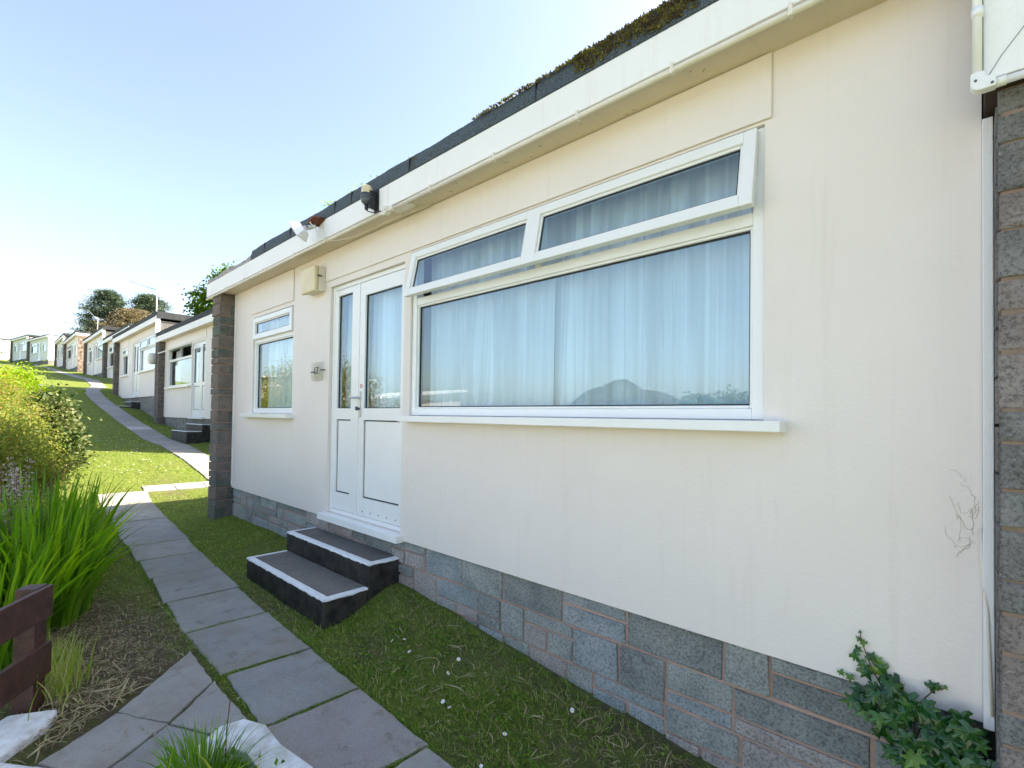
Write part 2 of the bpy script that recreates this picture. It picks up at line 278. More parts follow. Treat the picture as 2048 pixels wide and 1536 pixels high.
# ------------------------------------------------------------------ mesh helpers
def tag(o, label=None, cat=None, group=None, kind=None):
    if label: o['label'] = label
    if cat: o['category'] = cat
    if group: o['group'] = group
    if kind: o['kind'] = kind
    return o
def empty(name, loc, label, cat, group=None, rz=0):
    o = bpy.data.objects.new(name, None); COL.objects.link(o); o.location = loc; o.rotation_euler = (0, 0, rz)
    o.empty_display_size = .1
    return tag(o, label, cat, group)
class MB:
    def __init__(s, tf=None): s.v = []; s.f = []; s.mi = []; s.tf = tf
    def add(s, vs, fs, mi=0):
        o = len(s.v)
        for v in vs: s.v.append(tuple(v))
        for f in fs: s.f.append([i+o for i in f]); s.mi.append(mi)
    def box(s, x0, x1, y0, y1, z0, z1, mi=0):
        s.add([(x, y, z) for x in (x0, x1) for y in (y0, y1) for z in (z0, z1)],
              [(0, 1, 3, 2), (4, 6, 7, 5), (0, 4, 5, 1), (2, 3, 7, 6), (0, 2, 6, 4), (1, 5, 7, 3)], mi)
    def quad(s, a, b, c, d, mi=0): s.add([a, b, c, d], [(0, 1, 2, 3)], mi)
    def obox(s, c, ax, hs, mi=0):      # oriented box: centre, 3 axes, half sizes
        c = Vector(c); vs = []
        for i in (-1, 1):
            for j in (-1, 1):
                for k in (-1, 1): vs.append(c + ax[0]*hs[0]*i + ax[1]*hs[1]*j + ax[2]*hs[2]*k)
        s.add(vs, [(0, 1, 3, 2), (4, 6, 7, 5), (0, 4, 5, 1), (2, 3, 7, 6), (0, 2, 6, 4), (1, 5, 7, 3)], mi)
    def ring(s, x0, x1, z0, z1, w_, y0, y1, mi=0):
        s.box(x0, x0+w_, y0, y1, z0, z1, mi); s.box(x1-w_, x1, y0, y1, z0, z1, mi)
        s.box(x0+w_, x1-w_, y0, y1, z0, z0+w_, mi); s.box(x0+w_, x1-w_, y0, y1, z1-w_, z1, mi)
    def tube(s, pts, rad, seg=8, mi=0, cap=True):
        pts = [Vector(p) for p in pts]; rr = rad if isinstance(rad, (list, tuple)) else [rad]*len(pts)
        o = len(s.v); prev = None
        for i, p in enumerate(pts):
            t = (pts[min(i+1, len(pts)-1)] - pts[max(i-1, 0)]).normalized()
            a = prev if prev is not None else (Vector((0, 0, 1)) if abs(t.z) < .9 else Vector((1, 0, 0)))
            a = (a - t*a.dot(t)).normalized(); b_ = t.cross(a); prev = a
            for k in range(seg):
                an = 2*math.pi*k/seg; s.v.append(tuple(p + (a*math.cos(an) + b_*math.sin(an))*rr[i]))
        for i in range(len(pts)-1):
            for k in range(seg):
                k2 = (k+1) % seg; s.f.append([o+i*seg+k, o+i*seg+k2, o+(i+1)*seg+k2, o+(i+1)*seg+k]); s.mi.append(mi)
        if cap:
            s.f.append([o+k for k in range(seg)]); s.mi.append(mi)
            s.f.append([o+(len(pts)-1)*seg+k for k in range(seg)]); s.mi.append(mi)
    def poly(s, pts, z0, z1, ch=.004, mi=0):    # prism with chamfered top; z may be a function
        jp = []
        for i in range(len(pts)):
            p, q = pts[i], pts[(i+1) % len(pts)]; L = math.hypot(q[0]-p[0], q[1]-p[1]); m_ = max(1, int(L/.045))
            for t in range(m_):
                a = .0045 if t else .008
                jp.append((p[0]+(q[0]-p[0])*t/m_+random.uniform(-a, a), p[1]+(q[1]-p[1])*t/m_+random.uniform(-a, a)))
        pts = jp
        k = len(pts); c = (sum(p[0] for p in pts)/k, sum(p[1] for p in pts)/k)
        zt = z1 if callable(z1) else (lambda x, y: z1)
        def ins(p, q):
            dx, dy = c[0]-p[0], c[1]-p[1]; L = math.hypot(dx, dy); return (p[0]+dx/L*q, p[1]+dy/L*q)
        vs = [(p[0], p[1], zt(*p)-z0) for p in pts] + [(p[0], p[1], zt(*p)-ch) for p in pts]
        vs += [(*ins(p, ch*1.4), zt(*p)) for p in pts]
        fs = [list(range(k))[::-1], [2*k+i for i in range(k)]]
        for i in range(k):
            j = (i+1) % k; fs += [(i, j, k+j, k+i), (k+i, k+j, 2*k+j, 2*k+i)]
        s.add(vs, fs, mi)
    def build(s, name, mats, parent=None, bevel=0, smooth=False, recalc=True):
        me = bpy.data.meshes.new(name)
        vs = s.v
        if s.tf: vs = [s.tf(v) for v in vs]
        me.from_pydata(vs, [], s.f)
        if not isinstance(mats, (list, tuple)): mats = [mats]
        for q in mats: me.materials.append(q)
        me.polygons.foreach_set('material_index', s.mi)
        if smooth: me.polygons.foreach_set('use_smooth', [True]*len(s.f))
        if recalc:
            b_ = bmesh.new(); b_.from_mesh(me); bmesh.ops.recalc_face_normals(b_, faces=b_.faces); b_.to_mesh(me); b_.free()
        me.update()
        o = bpy.data.objects.new(name, me); COL.objects.link(o)
        if parent: o.parent = parent
        if bevel:
            bv = o.modifiers.new('bevel', 'BEVEL'); bv.width = bevel; bv.segments = 2; bv.limit_method = 'ANGLE'; bv.angle_limit = R(40)
        return o
def wallgrid(mb, x0, x1, z0, z1, holes, y0, y1, mi=0):
    xs = sorted({x0, x1, *[h[0] for h in holes], *[h[1] for h in holes]}); zs = sorted({z0, z1, *[h[2] for h in holes], *[h[3] for h in holes]})
    def solid(i, j):
        if i < 0 or j < 0 or i >= len(xs)-1 or j >= len(zs)-1: return False
        cx, cz = (xs[i]+xs[i+1])/2, (zs[j]+zs[j+1])/2
        return not any(h[0] < cx < h[1] and h[2] < cz < h[3] for h in holes)
    for i in range(len(xs)-1):
        for j in range(len(zs)-1):
            if not solid(i, j): continue
            a, b_, c, e = xs[i], xs[i+1], zs[j], zs[j+1]
            mb.quad((a, y0, c), (b_, y0, c), (b_, y0, e), (a, y0, e), mi); mb.quad((a, y1, e), (b_, y1, e), (b_, y1, c), (a, y1, c), mi)
            if not solid(i-1, j): mb.quad((a, y1, c), (a, y0, c), (a, y0, e), (a, y1, e), mi)
            if not solid(i+1, j): mb.quad((b_, y0, c), (b_, y1, c), (b_, y1, e), (b_, y0, e), mi)
            if not solid(i, j-1): mb.quad((a, y0, c), (a, y1, c), (b_, y1, c), (b_, y0, c), mi)
            if not solid(i, j+1): mb.quad((a, y1, e), (a, y0, e), (b_, y0, e), (b_, y1, e), mi)
def fastmesh(name, V, Fq, mat, tint=None, parent=None, smooth=False):
    """V (n,3), Fq (m,k) int; tint per face"""
    me = bpy.data.meshes.new(name); k = Fq.shape[1]
    me.vertices.add(len(V)); me.vertices.foreach_set('co', V.astype(np.float32).ravel())
    me.loops.add(Fq.size); me.loops.foreach_set('vertex_index', Fq.astype(np.int32).ravel())
    me.polygons.add(len(Fq)); me.polygons.foreach_set('loop_start', np.arange(0, Fq.size, k, dtype=np.int32))
    me.polygons.foreach_set('loop_total', np.full(len(Fq), k, dtype=np.int32))
    if smooth: me.polygons.foreach_set('use_smooth', np.ones(len(Fq), dtype=bool))
    me.materials.append(mat); me.update(calc_edges=True)
    if tint is not None:
        a = me.attributes.new('tint', 'FLOAT', 'FACE'); a.data.foreach_set('value', tint.astype(np.float32))
    me.validate(); o = bpy.data.objects.new(name, me); COL.objects.link(o)
    if parent: o.parent = parent
    return o

# ------------------------------------------------------------------ terrain
BX = [-2000, -400, -170, -120, -92, -78, -70, -61, -55, -48, -41, -35, -30, -28.5, -27, -24, -20.4, -16.5, -14.5, -12.7, -11.5, -10.3, -9.65, -7.5, -5, -3.3, -2.6, -2, 0, 3, 20, 60, 2000]
BZ = [40, 22, 12, 8.5, 6.3, 5.0, 4.5, 3.75, 3.2, 2.65, 2.1, 1.7, 1.02, .82, .53, .12, -.33, -.76, -.85, -1.03, -1.2, -1.40, -1.47, -1.5, -1.5, -1.53, -1.57, -1.6, -1.70, -1.85, -4.0, -8, -30]
WX = [-2000, -400, -170, -120, -92, -78, -70, -61, -55, -48, -41, -35, -30, -28, -20.4, -12.5, -9.65, -7.2, -3.24, -1.98, -.92, 1, 20, 60, 2000]
WZ = [40, 22, 12.4, 8.8, 6.7, 5.3, 4.6, 3.85, 3.3, 2.7, 2.2, 1.8, 1.0, .60, -.42, -.95, -1.36, -1.365, -1.345, -1.47, -1.575, -1.68, -4, -8, -30]
PY0 = [-400, -170, -92, -78, -30, -29, -11, -9, 60]; PYV = [3, 3.2, 2.6, 4.1, 4.1, 3.6, 3.6, 1.75, 1.5]
WYX = [-92, -78, -52, -32, -31, -12.5, -9.7, -7.6, 10]; WYV = [2.5, 5.0, 5.3, 5.35, 4.27, 4.27, 3.6, 2.3, 2.3]
def ground_z(x, y):
    x = np.asarray(x, float); y = np.asarray(y, float)
    b0 = np.interp(x, BX, BZ); w0 = np.interp(x, WX, WZ); yp = np.interp(x, PY0, PYV); yw = np.interp(x, WYX, WYV)
    t = np.clip((y-yp)/np.maximum(yw-yp, .1), 0, 1); t = t*t*(3-2*t)
    z = b0*(1-t) + w0*t
    left = np.clip(-.6-y, 0, None)
    z = z - np.minimum(left*.16, 2.4) - np.clip(left-22, 0, 400)*.08
    return z
def G(x, y): return float(ground_z(x, y))
def gspace():
    a = list(np.arange(-14, 1.6, .12)); b_ = []
    x = -14; s_ = .14
    while x > -2500: x -= s_; s_ *= 1.07; b_.append(x)
    c = []; x = 1.5; s_ = .15
    while x < 2500: x += s_; s_ *= 1.2; c.append(x)
    return np.array(b_[::-1]+a+c)
gx = gspace()
ya = list(np.arange(-1.5, 5.5, .1)); yb = []; y = -1.5; s_ = .12
while y > -2500: y -= s_; s_ *= 1.14; yb.append(y)
yc = []; y = 5.5; s_ = .2
while y < 2500: y += s_; s_ *= 1.25; yc.append(y)
gy = np.array(yb[::-1]+ya+yc)
XX, YY = np.meshgrid(gx, gy, indexing='ij')
ZZ = ground_z(XX, YY)
near = (np.abs(YY) < 6) & (XX > -60) & (XX < 3)
ZZ = ZZ + np.where(near, (np.sin(XX*7.1+YY*3)*np.cos(YY*8.3-XX*2)*.006), 0)
V = np.stack([XX.ravel(), YY.ravel(), ZZ.ravel()-.008], 1)
nx, ny = XX.shape; I = np.arange(nx*ny).reshape(nx, ny)
Fq = np.stack([I[:-1, :-1].ravel(), I[1:, :-1].ravel(), I[1:, 1:].ravel(), I[:-1, 1:].ravel()], 1)
gr = fastmesh('ground', V, Fq, M['ground'], smooth=True); tag(gr, kind='structure')
def bare_amt(x, y):
    x = np.asarray(x); y = np.asarray(y)
    a = np.exp(-(((x+3.95)/1.15)**2 + ((y-.5)/.48)**2)**1.4)*1.25         # clippings left of the path
    a = np.maximum(a, .75*np.exp(-((y-2.22)/.16)**2)*(x > -3.3)*(x < .1)*np.clip((x+3.4)/2, .3, 1))
    a = np.maximum(a, .95*np.exp(-(((x+.8)/.75)**2 + ((y-2.02)/.22)**2)))
    a = np.maximum(a, .55*np.clip(np.sin(x*5.1+1)*np.cos(y*7+x), 0, 1)*(x > -3.4)*(y > 1.5))
    a = np.maximum(a, .7*np.exp(-(((x+4.1)/.9)**2 + ((y-1.55)/.09)**2)))
    a = np.maximum(a, .5*np.exp(-(((x+10.4)/.9)**2 + ((y-2.3)/.3)**2)))
    a = np.maximum(a, 1.2*(y < .1)*(x < -4.2)*(x > -30)*(y > -8))
    return np.clip(a, 0, 1)
at_ = gr.data.attributes.new('bare', 'FLOAT', 'POINT'); at_.data.foreach_set('value', bare_amt(V[:, 0], V[:, 1]).astype(np.float32))

# distant hills (seen reflected in the glass)
def hill(cx, cy, rad, h, sharp, seed):
    n_ = 48; xs = np.linspace(-1, 1, n_); A, B = np.meshgrid(xs, xs, indexing='ij'); rr = np.sqrt(A*A+B*B)
    rg = np.random.default_rng(seed); ph = rg.random(8)*6
    H = np.clip(1-rr, 0, 1)**sharp
    H = H*(1+.12*np.sin(A*9+ph[0])*np.cos(B*7+ph[1])+.06*np.sin(A*21+ph[2])*np.sin(B*19+ph[3]))
    V_ = np.stack([(cx+A*rad).ravel(), (cy+B*rad).ravel(), (H*h-60).ravel()], 1); I_ = np.arange(n_*n_).reshape(n_, n_)
    o = fastmesh('hill', V_, np.stack([I_[:-1, :-1].ravel(), I_[1:, :-1].ravel(), I_[1:, 1:].ravel(), I_[:-1, 1:].ravel()], 1), M['hill'], smooth=True)
    tag(o, kind='structure')
hill(-445, -790, 300, 132, 1.0, 1); hill(-640, -1000, 560, 96, 1.0, 4); hill(-1600, -900, 800, 120, 1.0, 2); hill(500, -1500, 900, 90, 1.0, 3)

# ------------------------------------------------------------------ paths
def pz(dx=0): return lambda x, y: G(x, y)+.010+dx
SLABS = MB()
jx = [.65, 0.0, -.65, -1.30, -1.93, -2.57, -3.18, -3.93, -4.62, -5.36, -6.08, -6.80, -7.55, -8.3, -9.05, -9.75, -10.5]
mats_seq = [3, 2, 1, 0, 0, 0, 0, 3, 0, 0, 3, 0, 3]
def yl(x): return .985 + max(0, -x-4.2)*.052
def yr(x): return 1.505 + max(0, -x-4.2)*.072
for i in range(len(jx)-1):
    a, b_ = jx[i+1]+.014, jx[i]-.014; e = .016
    zz = (rng.random()-.5)*.006; tl = (rng.random()-.5)*.008
    pts = [(a+random.uniform(-e, e)*.6, yl(a)+random.uniform(-e, e)), (b_+random.uniform(-e, e)*.6, yl(b_)+random.uniform(-e, e)), (b_+random.uniform(-e, e)*.6+.012, yr(b_)+random.uniform(-e, e)), (a+random.uniform(-e, e)*.6+.012, yr(a)+random.uniform(-e, e))]
    zc = G((a+b_)/2, 1.25)+.010+zz; sl = (G(b_, 1.25)-G(a, 1.25))/(b_-a)
    SLABS.poly(pts, .05, (lambda x, y, zc=zc, xc=(a+b_)/2, sl=sl, tl=tl: zc+(x-xc)*sl+(y-1.25)*tl), .005, mats_seq[(i-3) % len(mats_seq)])
# terrace slabs turning to the gate
def tz(x, y): return G(x, y)+.008
for pts, mi in [([(-3.62, .93), (-3.17, .925), (-2.93, .665), (-3.18, .51)], 3), ([(-3.17, .50), (-2.92, .655), (-2.73, .35), (-2.98, .20)], 3),
                ([(-3.15, .93), (-2.62, .955), (-2.70, .79), (-2.905, .675)], 3), ([(-2.90, .66), (-2.69, .775), (-2.42, .43), (-2.70, .355)], 0),
                ([(-2.68, .79), (-2.60, .955), (-2.0, .955), (-2.0, .5), (-2.41, .44)], 0), ([(-2.97, .19), (-2.72, .34), (-2.50, -.05), (-2.78, -.22)], 0),
                ([(-2.70, .34), (-2.41, .42), (-1.98, .48), (-1.98, -.1), (-2.48, -.05)], 3), ([(-1.98, .955), (-1.3, .955), (-1.3, .4), (-1.98, .48)], 0)]:
    cc_ = (sum(p[0] for p in pts)/len(pts), sum(p[1] for p in pts)/len(pts)); pts = [(cc_[0]+(p[0]-cc_[0])*1.018, cc_[1]+(p[1]-cc_[1])*1.018) for p in pts]
    SLABS.poly(pts, .05, lambda x, y, k_=random.uniform(-.002, .003): tz(x, y)+k_, .004, mi)
o = SLABS.build('path', SL); tag(o, kind='structure')
# upper path
UP = MB(); x = -10.35; i = 0
def uc(x): return np.interp(x, [-90, -78, -45, -31.5, -29.3, -10], [3.6, 4.3, 4.2, 3.9, 3.32, 3.30])
while x > -80:
    L = .62 if x > -30 else 1.2; a, b_ = x-L+.022, x-.022; wv = .285
    mi = 4 if i == 13 else random.choice([0, 1, 3, 0, 2, 3, 0])
    UP.poly([(a, uc(a)-wv), (b_, uc(b_)-wv), (b_, uc(b_)+wv), (a, uc(a)+wv)], .05, lambda x, y: G(x, uc(x))+.016, .004, mi); x -= L; i += 1
yy = 1.95
while yy < 3.0:
    UP.poly([(-10.75, yy), (-10.40, yy-.02), (-10.38, yy+.44), (-10.73, yy+.46)], .05, tz, .004, 3); yy += .47
yy = 3.62
while yy < 8.5:
    UP.poly([(-10.80, yy), (-10.30, yy), (-10.30, yy+.58), (-10.80, yy+.58)], .05, tz, .004, 3); yy += .6
o = UP.build('path', SL); tag(o, kind='structure')

# ------------------------------------------------------------------ stone blocks
def blocks(mb, x0, x1, z0, z1, mapf, courses, wr, nm, split=.35, gap=.009, dep=.0, jit=.007):
    """irregular coursed stones on a face; mapf(s, t, depth) -> point; stones are chamfered boxes"""
    z = z0; ci = 0
    while z < z1-.03:
        h = courses[ci % len(courses)]; ci += 1; zt = min(z+h, z1)
        if z1-zt < .04: zt = z1
        x = x0; first = True
        while x < x1-.01:
            w_ = random.uniform(*wr)
            if first and ci % 2: w_ *= .6
            first = False
            xe = min(x+w_, x1)
            if x1-xe < .07: xe = x1
            cells = [(x, xe, z, zt)]
            hh = zt-z
            if hh > .15 and random.random() < split:
                q = z+hh*random.choice([.35, .62]); cells = [(x, xe, z, q), (x, xe, q, zt)]
                if xe-x > .3 and random.random() < .4:
                    mid = (x+xe)/2; cells = [(x, mid, z, q), (mid, xe, z, q), (x, xe, q, zt)]
            for a, b_, c, e in cells:
                g = gap/2; a += g; b_ -= g; c += g; e -= g
                if b_-a < .01 or e-c < .01: continue
                dd = random.uniform(-jit, jit); ch = .005; mi = random.randrange(nm)
                jj = lambda: random.uniform(-.005, .005)
                vs = [mapf(a, c, -.02), mapf(b_, c, -.02), mapf(b_, e, -.02), mapf(a, e, -.02),
                      mapf(a+jj(), c+jj(), dd-ch), mapf(b_+jj(), c+jj(), dd-ch), mapf(b_+jj(), e+jj(), dd-ch), mapf(a+jj(), e+jj(), dd-ch),
                      mapf(a+ch, c+ch, dd), mapf(b_-ch, c+ch, dd), mapf(b_-ch, e-ch, dd), mapf(a+ch, e-ch, dd)]
                mb.add(vs, [(0, 1, 5, 4), (1, 2, 6, 5), (2, 3, 7, 6), (3, 0, 4, 7), (4, 5, 9, 8), (5, 6, 10, 9), (6, 7, 11, 10), (7, 4, 8, 11), (8, 9, 10, 11)], mi)
            x = xe
        z = zt

# ------------------------------------------------------------------ chalet builder (local x as measured, wall front at y=0, z eye-relative)
BASE = Vector((-3.7, 0, -1.45))
def curtain(mb, x0, x1, z0, z1, y, amp=.018, wl=.11, ph=0):
    nxx = max(8, int((x1-x0)/.012)); nz = 7; o = len(mb.v)
    for j in range(nz+1):
        t = j/nz; z = z0+(z1-z0)*t
        for i in range(nxx+1):
            s_ = i/nxx; x = x0+(x1-x0)*s_
            q = x+.045*math.sin(x*6.3+ph)+.03*math.sin(x*13.7+ph*2)+(1-t)*.06*math.sin(x*3.1+ph)
            yy_ = y+amp*(.6+.4*t+.45*math.sin(x*4.3+ph))*(abs(math.sin(math.pi*q/wl))*2-1)+amp*.5*math.sin(2*math.pi*q/(wl*2.7)+ph)
            mb.v.append((x, yy_, z))
    for j in range(nz):
        for i in range(nxx):
            a = o+j*(nxx+1)+i; mb.f.append([a, a+1, a+nxx+2, a+nxx+1]); mb.mi.append(0)
    # hem
    o = len(mb.v)
    for j in (0, 1):
        for i in range(nxx+1):
            v = mb.v[o-(nz+1)*(nxx+1)+i] if j == 0 else None
            s_ = i/nxx; x = x0+(x1-x0)*s_; z = z0+(.115 if j else 0)+.006*math.sin(x*4)
            q = x+.045*math.sin(x*6.3+ph)+.03*math.sin(x*13.7+ph*2)+.06*math.sin(x*3.1+ph)
            yy_ = y-.003+amp*(.6+.45*math.sin(x*4.3+ph))*(abs(math.sin(math.pi*q/wl))*2-1)+amp*.5*math.sin(2*math.pi*q/(wl*2.7)+ph)
            mb.v.append((x, yy_, z))
    for i in range(nxx): mb.f.append([o+i, o+i+1, o+nxx+2+i, o+nxx+1+i]); mb.mi.append(0)
def sash_tf(x0, x1, ztop, y, ang):
    ca, sa = math.cos(ang), math.sin(ang)
    def f(v):   # sash-local: y thickness outward negative, z measured from top hinge (negative down)
        return (v[0], y + v[2]*sa + v[1]*ca, ztop + v[2]*ca - v[1]*sa)
    return f
def chalet(label, loc, rz=0, sx=1, mirror=False, near=False, style='cream', right_end=None, group='cream holiday chalets stepping up the slope',
           ang=(.20, .20), low=2.0, xr=.035, blinds=False, side_right_high=False):
    root = empty('chalet', (loc[0], loc[1], loc[2]+BASE.z), label, 'chalet', group, rz)
    XL, XRR = -7.27, xr
    def T(v):
        x = v[0]
        if mirror: x = -7.55+.06 - x          # mirrored plan, pillar stays on the left
        return (x*sx, v[1], v[2]-BASE.z)
    def T2(v): return (v[0]*sx, v[1], v[2]-BASE.z)      # unmirrored
    mb = MB
    wallm = {'cream': M['cream'], 'boards': M['boardsgrey']}[style]
    BW = (-3.25, -.65, 0., 1.30); DO = (-4.59, -3.34, -.95, 1.25); SW = (-6.60, -5.42, 0., 1.20)
    if mirror: wx0, wx1 = -7.55+.06-XRR, .10+.06-.0
    x0m, x1m = XL, XRR
    if mirror: x0m, x1m = -7.49-XRR-.0, -7.49-XL      # so that the mirrored wall still spans XL..XRR
    w1 = mb(T); wallgrid(w1, x0m, x1m, -1.0, 1.60, [BW, DO, SW], 0, .10); w1.build('wall', wallm, root)
    # rear and end walls, ceiling, floor (closed body)
    w2 = mb(T2); w2.box(XL-.30, XL, .10 if near else .05, 6.2, -low, 1.60); w2.box(XRR, XRR+.12, .10, 6.2, -low, 1.60); w2.box(XL, XRR, 6.08, 6.2, -low, 1.60)
    w2.build('end_wall', M['panelgrey'] if style == 'cream' else M['boards'], root)
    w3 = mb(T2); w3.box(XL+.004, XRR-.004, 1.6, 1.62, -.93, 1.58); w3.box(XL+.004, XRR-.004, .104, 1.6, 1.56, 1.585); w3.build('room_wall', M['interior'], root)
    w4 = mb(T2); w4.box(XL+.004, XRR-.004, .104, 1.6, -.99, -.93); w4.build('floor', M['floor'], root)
    # lintel boards
    l = mb(T); l.box(-4.66, -.62, -.013, -.001, 1.312, 1.597); l.box(-6.66, -5.42, -.013, -.001, 1.245, 1.597); l.build('lintel_board', wallm, root, bevel=.003)
    # plinth
    if near:
        p = mb(T2); p.box(XL, -0.0+XRR, .033, .10, -low, -1.003); p.build('mortar_backing', M['mortar'], root)
        s = mb(T2)
        random.seed(21)
        blocks(s, -7.27, XRR, -1.93, -1.003, lambda a, c, e: (a, .020-e, c), [.155, .17, .20, .21, .21], (.17, .52), 4, .62, .015)
        s.build('plinth', ST, root)
    else:
        p = mb(T2); p.box(XL, XRR, .03, .12, -low, -1.003); p.build('plinth', M['farplinth'], root)
    # left pillar
    if near:
        pm = mb(T2); pm.box(-7.555, -7.290, -.170, .30, -1.95, 1.585); pm.build('mortar_backing', M['mortar'], root)
        s = mb(T2); random.seed(5)
        zlist = []; z = -1.95
        while z < 1.57: h = random.choice([.09, .12, .15, .17, .20]); zlist.append((z, min(z+h, 1.583))); z += h
        for k, (a, b_) in enumerate(zlist):
            f0 = .01 if k % 2 else -.01
            mi = random.randrange(3); jx_ = random.uniform(-.008, .008); g = .006
            # corner stone wraps the corner
            s.box(-7.575+jx_, -7.274+random.uniform(-.004, .004), -.19+random.uniform(-.006, .006), -.19+(.13 if k % 2 else .19), a+g, b_-g, mi)
            if not k % 2 == 0: s.box(-7.560, -7.278+random.uniform(-.004, .004), -.19+.13+.010, 0.13, a+g, b_-g, (mi+1) % 3)
            else: s.box(-7.560, -7.278, -.19+.19+.010, .13, a+g, b_-g, (mi+2) % 3)
        s.build('pillar', SP, root, bevel=.006)
        # corner strip between wall and pillar
        t = mb(T2); t.box(-7.268, -7.225, -.012, -.001, -.97, 1.597); t.build('corner_trim', M['fascia'], root, bevel=.003)
    else:
        p = mb(T2); p.box(XL-.30, XL+.0, -.19, .05, -low, 1.585); p.build('pillar', M['farstone'], root)
        if sx > 0 and style == 'cream':
            t = mb(T2); t.box(XL+.002, XL+.04, -.012, -.001, -.97, 1.597); t.build('corner_trim', M['fascia'], root)
    # roof
    fx0, fx1 = XL-.52, XRR+(.0 if near else .05)
    sf = mb(T2); sf.box(fx0+.02, fx1, -.160 if near else -.185, -.0+6.2, 1.600, 1.625); sf.build('soffit', M['soffit'], root)
    fa = mb(T2); fa.box(fx0, fx1, -.21, -.187, 1.606 if near else 1.590, 1.785)
    fa.box(fx0, fx0+.022, -.187, 6.2, 1.590, 1.785)
    if right_end in ('rubble', 'boards'): fa.box(fx1, fx1+.022, -.21, 6.2, 1.590, 1.785)
    fa.build('fascia', M['fascia'], root, bevel=.004)
    if near: groove = mb(T2); groove.box(fx0+.03, fx1, -.186, -.162, 1.602, 1.66); groove.build('fascia_batten', M['rust'], root)  # dark brown strip added so the groove above the conduit looks shaded
    if near:
        rf = mb(T2); rf.box(fx0+.03, fx1, -.10, 6.2, 1.626, 1.86); rf.build('roof', M['feltfar'], root)
        # felt drip edge, uneven top
        fe = mb(T2); nseg = 240; xs = np.linspace(-6.12, fx1, nseg+1); o = 0; rows = []
        random.seed(3)
        for x in xs:
            lump = .003*math.sin(x*3.1)+.003*math.sin(x*7.7+1)+.0015*math.sin(x*19)+random.uniform(-.0015, .0015)
            mo = .012*math.exp(-((x+1.2)/.55)**4)*(1+.5*math.sin(x*21))
            top = 1.905+lump+mo
            rows.append([(x, -.200, 1.779), (x, -.216, 1.789), (x, -.212-.004*math.sin(x*13), 1.835), (x, -.203, top-.008), (x, -.180, top), (x, -.08, top-.01)])
        for rw in rows: fe.v += rw
        for i in range(nseg):
            for j in range(5): fe.f.append([i*6+j, (i+1)*6+j, (i+1)*6+j+1, i*6+j+1]); fe.mi.append(0)
        fe.build('roof_felt_edge', M['felt'], root, recalc=False)
        for x in (-5.72, -5.05, -4.12, -3.83, -3.0, -1.79):
            jn = mb(T2); jn.box(x, x+.006, -.2195, -.205, 1.789, 1.895); jn.build('felt_joint', M['black'], root)
        ba = mb(T2); ba.v = []; xs = np.linspace(fx0, -6.10, 60); rows = []
        for x in xs:
            top = 1.855+.012*math.sin(x*6)+random.uniform(-.006, .006); rows.append([(x, -.200, 1.785), (x, -.205, 1.80), (x, -.19, top), (x, -.09, top+.004)])
        for rw in rows: ba.v += rw
        for i in range(59):
            for j in range(3): ba.f.append([i*4+j, (i+1)*4+j, (i+1)*4+j+1, i*4+j+1]); ba.mi.append(0)
        ba.build('bare_roof_edge', M['bare'], root, recalc=False)
        # moss cushions on the felt
        mo = mb(T2); random.seed(9); rg = np.random.default_rng(5)
        for k in range(2300):
            x = rg.uniform(-1.52, -.86) if k < 1900 else rg.uniform(-2.3, -1.4)
            zt = rg.random(); 
            if k >= 1900: zt = .7+.3*zt*rg.random()
            lowz = .15+.35*abs(math.sin(x*9)) if x < -1.1 else .25*abs(math.sin(x*12))
            if k < 1900 and zt < lowz*rg.random(): continue
            z = 1.795+.125*zt; rr_ = rg.uniform(.003, .009)*(1.2 if z > 1.88 else 1); y_ = -.214-rg.random()*.010+(.02 if z > 1.9 else 0)
            c = Vector((x, y_, z)); dd_ = Vector((rg.normal(), -abs(rg.normal())-.4, rg.normal()+.5)).normalized()*rr_*1.8
            a = dd_.cross(Vector((0, 0, 1))).normalized()*rr_*.8; b_ = dd_.cross(a).normalized()*rr_*.8
            mo.add([c+a, c-a*.5+b_, c-a*.5-b_, c+dd_], [(0, 1, 3), (1, 2, 3), (2, 0, 3)])
        mo.build('moss', M['moss'], root, recalc=False)
    else:
        rf = mb(T2); rf.box(fx0+.01, fx1-.003, -.218, 6.25, 1.786, 1.90 if style == 'boards' else 1.93); rf.build('roof', M['feltfar'], root)
        if side_right_high:
            t = mb(T2); t.box(XRR+.121, XRR+.16, -.235, -.10, .95, 1.80); t.build('end_board', M['fascia'], root)
            t = mb(T2); t.box(XRR-.02, XRR+.12, -.19, .10, -low, 1.59); t.build('party_wall', M['panelgrey'], root)
            t = mb(T2); t.box(fx1, XRR+.20, -.21, 6.2, 1.70, 1.925); t.build('verge', M['feltfar'], root)
    if right_end == 'rubble':
        t = mb(T2); t.box(XRR+.121, XRR+.20, -.01, 6.2, -low, 1.588); t.build('gable_stonework', M['rubble'], root)
    if right_end == 'boards':
        t = mb(T2); t.box(XRR+.121, XRR+.16, -.03, 6.2, -1.1, 1.588); t.build('gable_boards', M['boards'], root)
        t = mb(T2); t.box(XRR+.121, XRR+.14, 0.0, 6.2, -low, -1.103); t.build('gable_plinth', M['farplinth'], root)
    # ---------------- windows
    bv = .004 if near else 0
    def pane(parent, x0, x1, z0, z1, y, tf=T):
        q = mb(tf); q.box(x0, x1, y, y+.004, z0, z1); q.build('pane', M['glass'], parent)
    def gasket(parent, x0, x1, z0, z1, y, tf=T, w_=.007):
        q = mb(tf); q.ring(x0, x1, z0, z1, w_, y, y+.012); q.build('gasket', M['gasket'], parent)
